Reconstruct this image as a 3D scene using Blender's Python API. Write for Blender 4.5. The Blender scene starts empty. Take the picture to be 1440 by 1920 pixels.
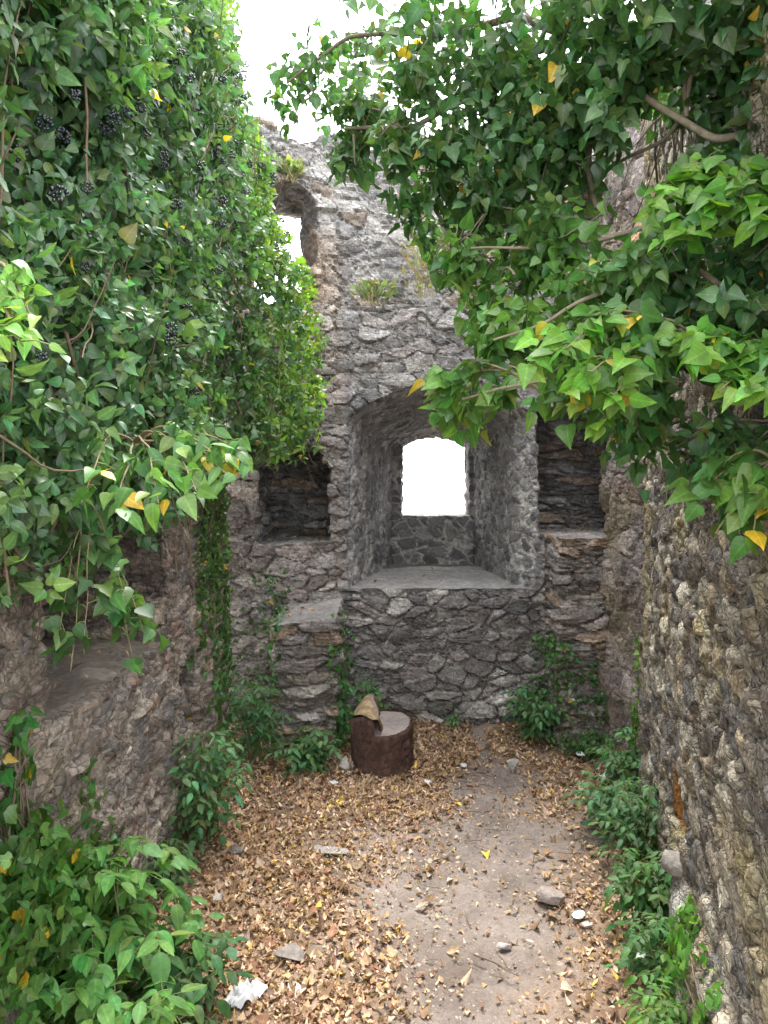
import bpy, math, random
import numpy as np
from mathutils import Vector

R = math.radians
rng = np.random.default_rng(11)
random.seed(11)
sc = bpy.context.scene
COL = sc.collection

# ------------------------------------------------------------------ camera, sky, sun, exposure
EYE = 1.9            # eye height above the earth floor
F, HOR = 1423.0, 900.0   # focal length and horizon row, in the photograph's pixels
cam = bpy.data.cameras.new("camera")
cam.sensor_fit = 'VERTICAL'; cam.sensor_height = 24.0
cam.lens = 24.0 * F / 1920.0
cam.shift_y = -(960 - HOR) / 1920.0
cam.clip_start = 0.05; cam.clip_end = 2000
camo = bpy.data.objects.new("camera", cam); COL.objects.link(camo)
camo.location = (0, 0, EYE); camo.rotation_euler = (R(90), 0, 0)
sc.camera = camo

SUN_EL, SUN_AZ = 66.0, 6.0      # degrees; azimuth from +Y towards +X
w = bpy.data.worlds.new("World"); sc.world = w; w.use_nodes = True
nt = w.node_tree; nt.nodes.clear()
sky = nt.nodes.new('ShaderNodeTexSky'); sky.sky_type = 'NISHITA'; sky.sun_disc = False
sky.sun_elevation = R(SUN_EL); sky.sun_rotation = R(SUN_AZ)
sky.air_density = 1.0; sky.dust_density = 4.0
hs = nt.nodes.new('ShaderNodeHueSaturation'); hs.inputs['Saturation'].default_value = 0.35
mx = nt.nodes.new('ShaderNodeMix'); mx.data_type = 'RGBA'; mx.inputs['Factor'].default_value = 0.6
mx.inputs['B'].default_value = (9.6, 9.8, 10.2, 1)        # the even white of a cloud deck
bg = nt.nodes.new('ShaderNodeBackground'); bg.inputs['Strength'].default_value = 0.12
wo = nt.nodes.new('ShaderNodeOutputWorld')
nt.links.new(sky.outputs[0], hs.inputs['Color']); nt.links.new(hs.outputs[0], mx.inputs['A'])
nt.links.new(mx.outputs['Result'], bg.inputs['Color']); nt.links.new(bg.outputs[0], wo.inputs['Surface'])

sl = bpy.data.lights.new("sun", 'SUN'); sl.energy = 1.1; sl.angle = R(20); sl.color = (1.0, 0.96, 0.88)
so = bpy.data.objects.new("sun", sl); COL.objects.link(so)
sd = Vector((math.sin(R(SUN_AZ)) * math.cos(R(SUN_EL)), math.cos(R(SUN_AZ)) * math.cos(R(SUN_EL)), math.sin(R(SUN_EL))))
so.rotation_euler = sd.to_track_quat('Z', 'Y').to_euler(); so.location = (0, 0, 12)

sc.view_settings.view_transform = 'Standard'; sc.view_settings.look = 'None'
sc.view_settings.gamma = 1.0; sc.view_settings.exposure = 2.75
sc.cycles.max_bounces = 9; sc.cycles.diffuse_bounces = 6; sc.cycles.glossy_bounces = 3
sc.cycles.transmission_bounces = 5; sc.cycles.transparent_max_bounces = 6
sc.cycles.use_denoising = True; sc.cycles.sample_clamp_indirect = 6.0

# ------------------------------------------------------------------ small maths
def at(u, v, d):
    """a point d metres ahead that the photograph shows at pixel (u, v)"""
    return np.array([(u - 720) / F * d, d, EYE - (v - HOR) / F * d])

def on_ground(u, v):
    return at(u, v, EYE * F / (v - HOR))

def sstep(a, b, x):
    t = np.clip((x - a) / (b - a), 0, 1); return t * t * (3 - 2 * t)

def norm(v):
    return v / np.maximum(np.linalg.norm(v, axis=-1, keepdims=True), 1e-9)

def hsh(i, j, k, seed):
    with np.errstate(over='ignore'):
        h = (i.astype(np.int64).astype(np.uint32) * np.uint32(374761393) + j.astype(np.int64).astype(np.uint32) * np.uint32(668265263)
             + k.astype(np.int64).astype(np.uint32) * np.uint32(2246822519) + np.uint32((seed * 3266489917 + 97) & 0xffffffff))
        h ^= h >> np.uint32(15); h *= np.uint32(2246822519); h ^= h >> np.uint32(13); h *= np.uint32(3266489917); h ^= h >> np.uint32(16)
    return h.astype(np.float64) / 4294967296.0

def vnoise(P, s, seed=0):
    """value noise, -1..1; s = frequency (scalar or triple)"""
    Q = P * np.asarray(s, float)
    I = np.floor(Q); T = Q - I; T = T * T * (3 - 2 * T)
    out = 0
    for a in (0, 1):
        wx = T[:, 0] if a else 1 - T[:, 0]
        for b in (0, 1):
            wy = T[:, 1] if b else 1 - T[:, 1]
            for c in (0, 1):
                wz = T[:, 2] if c else 1 - T[:, 2]
                out = out + wx * wy * wz * hsh(I[:, 0] + a, I[:, 1] + b, I[:, 2] + c, seed)
    return out * 2 - 1

def fbm(P, s, seed=0, oct=3):
    o, a = 0, 1.0; s = np.asarray(s, float)
    for k in range(oct):
        o = o + a * vnoise(P, s, seed + 13 * k); s = s * 2.03; a *= .5
    return o / 1.75

def voronoi(Q, seed):
    I = np.floor(Q); n = len(Q)
    f1 = np.full(n, 9.0); f2 = np.full(n, 9.0); idr = np.zeros(n); dl = np.zeros((n, 3))
    for a in (-1, 0, 1):
        for b in (-1, 0, 1):
            for c in (-1, 0, 1):
                i, j, k = I[:, 0] + a, I[:, 1] + b, I[:, 2] + c
                C = np.stack([i + .5 + .88 * (hsh(i, j, k, seed) - .5), j + .5 + .88 * (hsh(i, j, k, seed + 1) - .5), k + .5 + .88 * (hsh(i, j, k, seed + 2) - .5)], 1)
                D = Q - C; d = np.sqrt((D * D).sum(1))
                near = d < f1
                f2 = np.where(near, f1, np.minimum(f2, d))
                f1 = np.where(near, d, f1); dl[near] = D[near]
                idr = np.where(near, hsh(i, j, k, seed + 3), idr)
    return f1, f2, idr, dl

# ------------------------------------------------------------------ meshes
def tag(o, label=None, cat=None, group=None, kind=None):
    if label: o['label'] = label
    if cat: o['category'] = cat
    if group: o['group'] = group
    if kind: o['kind'] = kind
    return o

def empty(name, loc, label, cat, group=None, kind=None):
    o = bpy.data.objects.new(name, None); COL.objects.link(o); o.location = tuple(float(x) for x in loc)
    o.empty_display_size = .1
    return tag(o, label, cat, group, kind)

def raw_mesh(name, V, loops, starts, mat, parent=None, col=None, uv=None, smooth=True):
    me = bpy.data.meshes.new(name)
    V = np.asarray(V, np.float64)
    if parent is not None: V = V - np.array(parent.matrix_basis.translation)
    me.vertices.add(len(V)); me.vertices.foreach_set('co', V.astype(np.float32).ravel())
    me.loops.add(len(loops)); me.loops.foreach_set('vertex_index', np.asarray(loops, np.int32))
    me.polygons.add(len(starts)); me.polygons.foreach_set('loop_start', np.asarray(starts, np.int32))
    me.polygons.foreach_set('use_smooth', np.full(len(starts), bool(smooth)))
    me.update(calc_edges=True)
    if col is not None:
        a = me.attributes.new('Col', 'FLOAT_COLOR', 'POINT')
        c = np.ones((len(V), 4), np.float32); c[:, :3] = col; a.data.foreach_set('color', c.ravel())
    if uv is not None:
        a = me.attributes.new('leaf', 'FLOAT_VECTOR', 'POINT')
        c = np.zeros((len(V), 3), np.float32); c[:, :2] = uv; a.data.foreach_set('vector', c.ravel())
    me.materials.append(mat)
    o = bpy.data.objects.new(name, me); COL.objects.link(o)
    if parent is not None: o.parent = parent
    return o

def quad_mesh(name, V, Q, mat, **k):
    Q = np.asarray(Q)
    if mat in (M_stone, M_pale, M_ledge) and 'smooth' not in k: k['smooth'] = False
    return raw_mesh(name, V, Q.ravel(), np.arange(len(Q)) * Q.shape[1], mat, **k)

def sub_mesh(V, Q, keep, col=None):
    q = Q[keep]; ids, inv = np.unique(q.ravel(), return_inverse=True)
    return V[ids], inv.reshape(q.shape), (col[ids] if col is not None else None)

class Tubes:
    """collects bent tapering rods and builds them as one mesh"""
    def __init__(s): s.V = []; s.Q = []; s.n = 0; s.C = []
    def add(s, pts, r0, r1, sides=6, col=(.2, .15, .1)):
        P = np.asarray(pts, float); n = len(P)
        T = norm(np.gradient(P, axis=0)); up = np.array([.13, .31, .94])
        A = norm(np.cross(T, up)); B = np.cross(T, A)
        rr = np.linspace(r0, r1, n)[:, None, None]
        an = np.arange(sides) * 2 * np.pi / sides
        ring = P[:, None, :] + rr * (np.cos(an)[None, :, None] * A[:, None, :] + np.sin(an)[None, :, None] * B[:, None, :])
        s.V.append(ring.reshape(-1, 3)); s.C.append(np.tile(np.array(col), (n * sides, 1)))
        i = np.arange(n - 1)[:, None] * sides; j = np.arange(sides)[None, :]; j2 = (j + 1) % sides
        s.Q.append((s.n + np.stack([i + j, i + j2, i + sides + j2, i + sides + j], -1)).reshape(-1, 4)); s.n += n * sides
    def build(s, name, mat, parent=None):
        return quad_mesh(name, np.concatenate(s.V), np.concatenate(s.Q), mat, parent=parent, col=np.concatenate(s.C))

def curve_pts(a, b, sag, n=10, wob=.0):
    a, b = np.asarray(a, float), np.asarray(b, float)
    t = np.linspace(0, 1, n)[:, None]
    P = a + (b - a) * t
    P[:, 2] += (sag * 4 * t * (1 - t))[:, 0]
    if wob:
        ph = rng.uniform(0, 6.28, 6); L = np.linalg.norm(b - a)
        for k in range(3):
            P[:, k] += (wob * L * np.sin(t * (4 + 2 * k) + ph[k]) * t * (1.15 - t))[:, 0] + (wob * .5 * L * np.sin(t * 13 + ph[k + 3]) * t * (1 - t))[:, 0]
    return P

# ------------------------------------------------------------------ materials
def new_mat(name):
    m = bpy.data.materials.new(name); m.use_nodes = True; n = m.node_tree; n.nodes.clear()
    out = n.nodes.new('ShaderNodeOutputMaterial'); return m, n, out

def surf_mat(name, rough=.9, n_scale=60, n_amt=.35, bump=.35, bscale=110, spec=.3, fixed=None, cracks=False):
    m, n, out = new_mat(name); L = n.links.new
    b = n.nodes.new('ShaderNodeBsdfPrincipled'); b.inputs['Roughness'].default_value = rough
    b.inputs['Specular IOR Level'].default_value = spec
    tc = n.nodes.new('ShaderNodeTexCoord')
    t1 = n.nodes.new('ShaderNodeTexNoise'); t1.inputs['Scale'].default_value = n_scale; t1.inputs['Detail'].default_value = 5; t1.inputs['Roughness'].default_value = .65
    L(tc.outputs['Object'], t1.inputs['Vector'])
    mr = n.nodes.new('ShaderNodeMapRange'); mr.inputs['From Min'].default_value = .3; mr.inputs['From Max'].default_value = .7
    mr.inputs['To Min'].default_value = 1 - n_amt; mr.inputs['To Max'].default_value = 1 + n_amt
    L(t1.outputs['Fac'], mr.inputs['Value'])
    vm = n.nodes.new('ShaderNodeVectorMath'); vm.operation = 'SCALE'
    if fixed is None:
        at_ = n.nodes.new('ShaderNodeAttribute'); at_.attribute_name = 'Col'; L(at_.outputs['Color'], vm.inputs[0])
    else: vm.inputs[0].default_value = fixed
    L(mr.outputs[0], vm.inputs['Scale'])
    t2 = n.nodes.new('ShaderNodeTexNoise'); t2.inputs['Scale'].default_value = bscale; t2.inputs['Detail'].default_value = 4
    L(tc.outputs['Object'], t2.inputs['Vector'])
    bp = n.nodes.new('ShaderNodeBump'); bp.inputs['Strength'].default_value = bump; bp.inputs['Distance'].default_value = .012
    hsrc = t2.outputs['Fac']
    if cracks:      # small broken facets and hairline joints finer than the modelled relief
        ds = n.nodes.new('ShaderNodeTexNoise'); ds.inputs['Scale'].default_value = 14; ds.inputs['Detail'].default_value = 4; L(tc.outputs['Object'], ds.inputs['Vector'])
        vs = n.nodes.new('ShaderNodeVectorMath'); vs.operation = 'MULTIPLY_ADD'; L(ds.outputs['Color'], vs.inputs[0]); vs.inputs[1].default_value = (.07, .07, .07); L(tc.outputs['Object'], vs.inputs[2])
        st = n.nodes.new('ShaderNodeVectorMath'); st.operation = 'MULTIPLY'; L(vs.outputs[0], st.inputs[0]); st.inputs[1].default_value = (1, 1, 1.9)
        vo = n.nodes.new('ShaderNodeTexVoronoi'); vo.feature = 'DISTANCE_TO_EDGE'; vo.inputs['Scale'].default_value = 19; L(st.outputs[0], vo.inputs['Vector'])
        rm = n.nodes.new('ShaderNodeMapRange'); rm.inputs['From Max'].default_value = .09; L(vo.outputs['Distance'], rm.inputs['Value'])
        ma = n.nodes.new('ShaderNodeMath'); ma.operation = 'MULTIPLY_ADD'; L(rm.outputs[0], ma.inputs[0]); ma.inputs[1].default_value = .5; L(t2.outputs['Fac'], ma.inputs[2]); hsrc = ma.outputs[0]
        # open joints between the fragments are coloured darker; fragments differ a little in tone
        r2 = n.nodes.new('ShaderNodeMapRange'); r2.inputs['From Max'].default_value = .055; r2.inputs['To Min'].default_value = .38; L(vo.outputs['Distance'], r2.inputs['Value'])
        nm_ = n.nodes.new('ShaderNodeTexNoise'); nm_.inputs['Scale'].default_value = 6; L(tc.outputs['Object'], nm_.inputs['Vector'])
        r3 = n.nodes.new('ShaderNodeMapRange'); r3.inputs['From Min'].default_value = .42; r3.inputs['From Max'].default_value = .56; L(nm_.outputs['Fac'], r3.inputs['Value'])
        mxf = n.nodes.new('ShaderNodeMix'); L(r3.outputs[0], mxf.inputs['Factor']); mxf.inputs['A'].default_value = 1.0; L(r2.outputs[0], mxf.inputs['B'])
        vc = n.nodes.new('ShaderNodeTexVoronoi'); vc.inputs['Scale'].default_value = 19; L(st.outputs[0], vc.inputs['Vector'])
        sc_ = n.nodes.new('ShaderNodeSeparateColor'); L(vc.outputs['Color'], sc_.inputs[0])
        r4 = n.nodes.new('ShaderNodeMapRange'); r4.inputs['To Min'].default_value = .74; r4.inputs['To Max'].default_value = 1.28; L(sc_.outputs[0], r4.inputs['Value'])
        mm_ = n.nodes.new('ShaderNodeMath'); mm_.operation = 'MULTIPLY'; L(mxf.outputs[0], mm_.inputs[0]); L(r4.outputs[0], mm_.inputs[1])
        v2 = n.nodes.new('ShaderNodeVectorMath'); v2.operation = 'SCALE'; L(vm.outputs[0], v2.inputs[0]); L(mm_.outputs[0], v2.inputs['Scale'])
    L(hsrc, bp.inputs['Height'])
    L(vm.outputs[0], b.inputs['Base Color'])
    if cracks: L(v2.outputs[0], b.inputs['Base Color'])
    L(bp.outputs[0], b.inputs['Normal']); L(b.outputs[0], out.inputs['Surface'])
    return m

def leaf_mat(name, rough=.32, trans=.35, spec=.5, vein=.35):
    m, n, out = new_mat(name); L = n.links.new
    b = n.nodes.new('ShaderNodeBsdfPrincipled'); b.inputs['Roughness'].default_value = rough; b.inputs['Specular IOR Level'].default_value = spec
    at_ = n.nodes.new('ShaderNodeAttribute'); at_.attribute_name = 'Col'
    lf = n.nodes.new('ShaderNodeAttribute'); lf.attribute_name = 'leaf'
    sx = n.nodes.new('ShaderNodeSeparateXYZ'); L(lf.outputs['Vector'], sx.inputs[0])
    ab = n.nodes.new('ShaderNodeMath'); ab.operation = 'ABSOLUTE'; L(sx.outputs['X'], ab.inputs[0])
    mr = n.nodes.new('ShaderNodeMapRange'); mr.inputs['From Min'].default_value = .0; mr.inputs['From Max'].default_value = .05
    mr.inputs['To Min'].default_value = 1 + vein * 1.6; mr.inputs['To Max'].default_value = 1; L(ab.outputs[0], mr.inputs['Value'])
    # side veins: a wave of y - |x|
    sb = n.nodes.new('ShaderNodeMath'); sb.operation = 'MULTIPLY_ADD'; L(ab.outputs[0], sb.inputs[0]); sb.inputs[1].default_value = -.8; L(sx.outputs['Y'], sb.inputs[2])
    ml = n.nodes.new('ShaderNodeMath'); ml.operation = 'MULTIPLY'; L(sb.outputs[0], ml.inputs[0]); ml.inputs[1].default_value = 34
    sn = n.nodes.new('ShaderNodeMath'); sn.operation = 'SINE'; L(ml.outputs[0], sn.inputs[0])
    m2 = n.nodes.new('ShaderNodeMapRange'); m2.inputs['From Min'].default_value = .6; m2.inputs['From Max'].default_value = 1
    m2.inputs['To Min'].default_value = 1; m2.inputs['To Max'].default_value = 1 + vein * .6; L(sn.outputs[0], m2.inputs['Value'])
    pr = n.nodes.new('ShaderNodeMath'); pr.operation = 'MULTIPLY'; L(mr.outputs[0], pr.inputs[0]); L(m2.outputs[0], pr.inputs[1])
    tc = n.nodes.new('ShaderNodeTexCoord'); t1 = n.nodes.new('ShaderNodeTexNoise'); t1.inputs['Scale'].default_value = 45; t1.inputs['Detail'].default_value = 3
    L(tc.outputs['Object'], t1.inputs['Vector'])
    m3 = n.nodes.new('ShaderNodeMapRange'); m3.inputs['From Min'].default_value = .3; m3.inputs['From Max'].default_value = .7; m3.inputs['To Min'].default_value = .78; m3.inputs['To Max'].default_value = 1.22
    L(t1.outputs['Fac'], m3.inputs['Value'])
    p2 = n.nodes.new('ShaderNodeMath'); p2.operation = 'MULTIPLY'; L(pr.outputs[0], p2.inputs[0]); L(m3.outputs[0], p2.inputs[1])
    vm = n.nodes.new('ShaderNodeVectorMath'); vm.operation = 'SCALE'; L(at_.outputs['Color'], vm.inputs[0]); L(p2.outputs[0], vm.inputs['Scale'])
    L(vm.outputs[0], b.inputs['Base Color'])
    tr = n.nodes.new('ShaderNodeBsdfTranslucent')
    hv = n.nodes.new('ShaderNodeVectorMath'); hv.operation = 'MULTIPLY'; L(vm.outputs[0], hv.inputs[0]); hv.inputs[1].default_value = (1.7, 1.9, .8)
    L(hv.outputs[0], tr.inputs['Color'])
    mxs = n.nodes.new('ShaderNodeMixShader'); mxs.inputs[0].default_value = trans
    L(b.outputs[0], mxs.inputs[1]); L(tr.outputs[0], mxs.inputs[2]); L(mxs.outputs[0], out.inputs['Surface'])
    return m

M_stone = surf_mat('rubble_stone', .88, 48, .42, .75, 75, cracks=True)
M_near = surf_mat('lichened_rubble', .9, 70, .5, 1.0, 95, cracks=True)
M_pale = surf_mat('mortared_rubble', .88, 60, .38, .8, 60)
M_ledge = surf_mat('worn_mortar', .85, 40, .25, .35, 70)
M_dirt = surf_mat('trodden_earth', .95, 70, .22, .5, 150)
M_bark = surf_mat('bark', .9, 45, .35, .5, 70)
M_stem = surf_mat('ivy_stem', .85, 50, .3, .3, 90)
M_wood = surf_mat('sawn_wood', .38, 30, .15, .1, 60, spec=.5)
M_rock = surf_mat('loose_stone', .8, 50, .3, .45, 80)
M_paper = surf_mat('crumpled_paper', .75, 30, .05, .15, 60)
M_berry = surf_mat('ivy_berry', .35, 40, .2, .05, 60, spec=.5, fixed=(.012, .014, .022))
M_ivy = leaf_mat('ivy_leaf', .34, .36, .38, .3)
M_young = leaf_mat('young_ivy_leaf', .42, .36, .35, .25)
M_soft = leaf_mat('soft_herb_leaf', .55, .38, .3, .18)
M_dead = leaf_mat('dead_leaf', .75, .15, .2, .25)

# ------------------------------------------------------------------ solids as distance fields -> quads
def surface_nets(f, org, h):
    s = f < 0
    cnt = np.zeros(tuple(n - 1 for n in f.shape), np.uint8)
    sl_ = (slice(0, -1), slice(1, None))
    for a in (0, 1):
        for b in (0, 1):
            for c in (0, 1): cnt += s[sl_[a], sl_[b], sl_[c]]
    act = (cnt > 0) & (cnt < 8)
    ids = np.full(act.shape, -1, np.int32); C = np.argwhere(act); ids[act] = np.arange(len(C))
    corner = [(a, b, c) for a in (0, 1) for b in (0, 1) for c in (0, 1)]
    val = np.stack([f[C[:, 0] + a, C[:, 1] + b, C[:, 2] + c] for a, b, c in corner], 1).astype(np.float64)
    acc = np.zeros((len(C), 3)); nn = np.zeros(len(C))
    for p in range(8):
        for q in range(p + 1, 8):
            A, B = np.array(corner[p]), np.array(corner[q])
            if abs(A - B).sum() != 1: continue
            va, vb = val[:, p], val[:, q]; m = (va < 0) != (vb < 0)
            t = np.where(m, va / np.where(m, va - vb, 1), 0)
            acc += np.where(m[:, None], A + t[:, None] * (B - A), 0); nn += m
    L = C + acc / nn[:, None]
    hi = np.array(f.shape) - 1.001
    def tri(p):
        p = np.clip(p, 0, hi); I = np.floor(p).astype(int); T = p - I; o = 0
        for a, b, c in corner:
            o = o + (T[:, 0] if a else 1 - T[:, 0]) * (T[:, 1] if b else 1 - T[:, 1]) * (T[:, 2] if c else 1 - T[:, 2]) * f[I[:, 0] + a, I[:, 1] + b, I[:, 2] + c]
        return o
    for _ in range(2):            # pull the vertices onto the surface, so that flat walls stay flat
        v0 = tri(L); g = np.stack([tri(L + e) - tri(L - e) for e in np.eye(3) * .5], 1)
        st = v0[:, None] * g / np.maximum((g * g).sum(1), 1e-8)[:, None]
        L = L - np.clip(st, -.4, .4)
    V = np.asarray(org) + L * h
    Q = []
    def faces(m, c0, c1, c2, c3, neg):
        q = np.stack([c0[m], c1[m], c2[m], c3[m]], 1); g = neg[m]
        q[~g] = q[~g][:, ::-1]; Q.append(q)
    e = s[:-1, 1:-1, 1:-1] != s[1:, 1:-1, 1:-1]
    faces(e, ids[:, :-1, :-1], ids[:, 1:, :-1], ids[:, 1:, 1:], ids[:, :-1, 1:], s[:-1, 1:-1, 1:-1])
    e = s[1:-1, :-1, 1:-1] != s[1:-1, 1:, 1:-1]
    faces(e, ids[:-1, :, :-1], ids[:-1, :, 1:], ids[1:, :, 1:], ids[1:, :, :-1], s[1:-1, :-1, 1:-1])
    e = s[1:-1, 1:-1, :-1] != s[1:-1, 1:-1, 1:]
    faces(e, ids[:-1, :-1, :], ids[1:, :-1, :], ids[1:, 1:, :], ids[:-1, 1:, :], s[1:-1, 1:-1, :-1])
    return V, np.concatenate(Q)

def vert_normals(V, Q):
    n = np.cross(V[Q[:, 2]] - V[Q[:, 0]], V[Q[:, 3]] - V[Q[:, 1]])
    N = np.zeros_like(V)
    for k in range(4):
        for c in range(3): N[:, c] += np.bincount(Q[:, k], n[:, c], len(V))
    return norm(N)

def smooth_normals(V, Q, it=3):
    N = vert_normals(V, Q)
    for _ in range(it):
        A = np.zeros_like(N)
        s = N[Q].sum(1)
        for k in range(4):
            for c in range(3): A[:, c] += np.bincount(Q[:, k], s[:, c], len(V))
        N = norm(A)
    return N

def grid(lo, hi, h):
    ax = [np.arange(lo[k], hi[k] + h, h, dtype=np.float32) for k in range(3)]
    return ax[0][:, None, None], ax[1][None, :, None], ax[2][None, None, :], lo, h

def mx_(*a):
    o = a[0]
    for b in a[1:]: o = np.maximum(o, b)
    return o
def mn_(*a):
    o = a[0]
    for b in a[1:]: o = np.minimum(o, b)
    return o
def box(X, Y, Z, x0, x1, y0, y1, z0, z1):
    return mx_(x0 - X, X - x1, y0 - Y, Y - y1, z0 - Z, Z - z1)

def rubble(P, N, size, amp, seed, pal, mortar, chink=.45, rough=.007, strata=0., mort_w=.14, flat=.0):
    """rubble masonry: relief along the normal and a colour for each stone and its mortar"""
    W = P + np.stack([vnoise(P, 3.5, seed + 21), vnoise(P, 3.5, seed + 22), vnoise(P, 3.5, seed + 23)], 1) * .04
    W += np.stack([vnoise(P, 26, seed + 24), vnoise(P, 26, seed + 25), vnoise(P, 26, seed + 26)], 1) * .007
    size = np.asarray(size, float)
    f1, f2, r, dl = voronoi(W / size, seed); e = f2 - f1
    g1, g2, q, dm = voronoi(W / (size * chink) + 7.3, seed + 50); e2 = g2 - g1
    m1 = sstep(.015, mort_w, e); m2 = sstep(.02, mort_w + .08, e2)
    fr = lambda x, k: np.mod(x * k, 1.0)
    # each stone is split by two or three tilted faces that meet in an edge
    def face(k1, k2, k3): return dl[:, 0] * (fr(r, k1) - .5) + dl[:, 1] * (fr(r, k2) - .5) + dl[:, 2] * (fr(r, k3) - .5)
    tilt = np.minimum(np.minimum(face(17.3, 31.7, 57.1), face(23.9, 41.1, 11.7) + .10), face(61.3, 13.7, 37.9) + .16)
    tilt2 = dm[:, 0] * (fr(q, 17.3) - .5) + dm[:, 1] * (fr(q, 31.7) - .5) + dm[:, 2] * (fr(q, 57.1) - .5)
    big = m1 * (.56 + .44 * fr(r, 91.7) + 1.5 * tilt * (1 - flat))
    small = m2 * (.10 + .42 * fr(q, 77.7) + .6 * tilt2)
    drop = fr(r, 7.77) < .16                         # places where the big stone is missing: only chinking
    big = np.where(drop, 0, big)
    use = small > big
    H = np.maximum(big, small)
    rr = np.where(use, q, r)
    h = H * amp
    crack = np.abs(vnoise(P + .02 * vnoise(P, 30, seed + 33)[:, None], (9, 9, 17), seed + 31)); crack = 1 - sstep(0, .10, crack)
    crack *= sstep(.35, .75, m1) * (vnoise(P, 5, seed + 32) > -.1)
    h -= crack * amp * .16
    h += fbm(P, 15, seed + 5, 3) * rough + (np.abs(vnoise(P, 34, seed + 6)) - .4) * rough * .8
    if strata:
        h += fbm(P, (7, 7, 48), seed + 7, 3) * strata * np.maximum(m1, .4)
    h += fbm(P, 1.6, seed + 8, 2) * .022 - amp * .55
    pal = np.asarray(pal, float); k = np.floor(fr(rr, 13.13) * len(pal)).astype(int).clip(0, len(pal) - 1)
    col = pal[k] * (.66 + .68 * fr(rr, 41.3))[:, None]
    col = col * (1 + .34 * fbm(P, (11, 11, 26), seed + 9, 3) - .25 * crack)[:, None]
    mm = np.maximum(sstep(.25, .6, m1) * (~drop), .75 * sstep(.35, .7, m2) * (small > .16))
    mo = np.asarray(mortar) * (1 + .3 * fbm(P, 20, seed + 10, 2))[:, None]
    col = mo * (1 - mm)[:, None] + col * mm[:, None]
    return h, col

def blend(a, b, m): return a * (1 - m)[:, None] + np.asarray(b) * m[:, None]

GREY = [(.215, .207, .202), (.27, .26, .25), (.17, .164, .163), (.23, .208, .20), (.32, .305, .285), (.19, .18, .175)]
BROWN = [(.23, .19, .155), (.17, .145, .125), (.27, .225, .18), (.19, .155, .13), (.15, .135, .125), (.31, .27, .22), (.21, .15, .12)]
PALE = [(.30, .285, .27), (.25, .235, .22), (.21, .20, .195), (.35, .33, .31), (.27, .22, .18)]
BUFF = [(.29, .255, .20), (.19, .165, .135), (.37, .335, .27), (.15, .13, .115), (.24, .20, .155), (.165, .155, .147), (.28, .225, .155)]
walls = {}

def paint_common(P, N, col, moss=.5, seed=0):
    m = sstep(.25, .7, fbm(P, 2.2, 301 + seed, 3)) * sstep(.9, .1, P[:, 2]) * moss
    col = blend(col, (.075, .085, .035), m * .6)
    return col

# ---- the wall with the deep window
def embrasure(X, Y, Z):
    t = np.clip((Y - 5.8) / 1.76, -.2, 1.15)
    xl = -.27 + t * .36; xr = 1.05 - t * .16 + .085 * np.clip((6.05 - Y) / .28, 0, 1) ** 2; xm = (xl + xr) / 2; hw = (xr - xl) / 2
    spring = 2.40 - t * .20; apex = 2.62 - t * .25
    u = np.clip((X - xm) / hw, -1, 1)
    zc = spring + (apex - spring) * (1 - u * u)
    return mx_(xl - X, X - xr, Z - zc, 1.077 - .015 * t - Z, Y - 7.56, 4.9 - Y)

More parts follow.
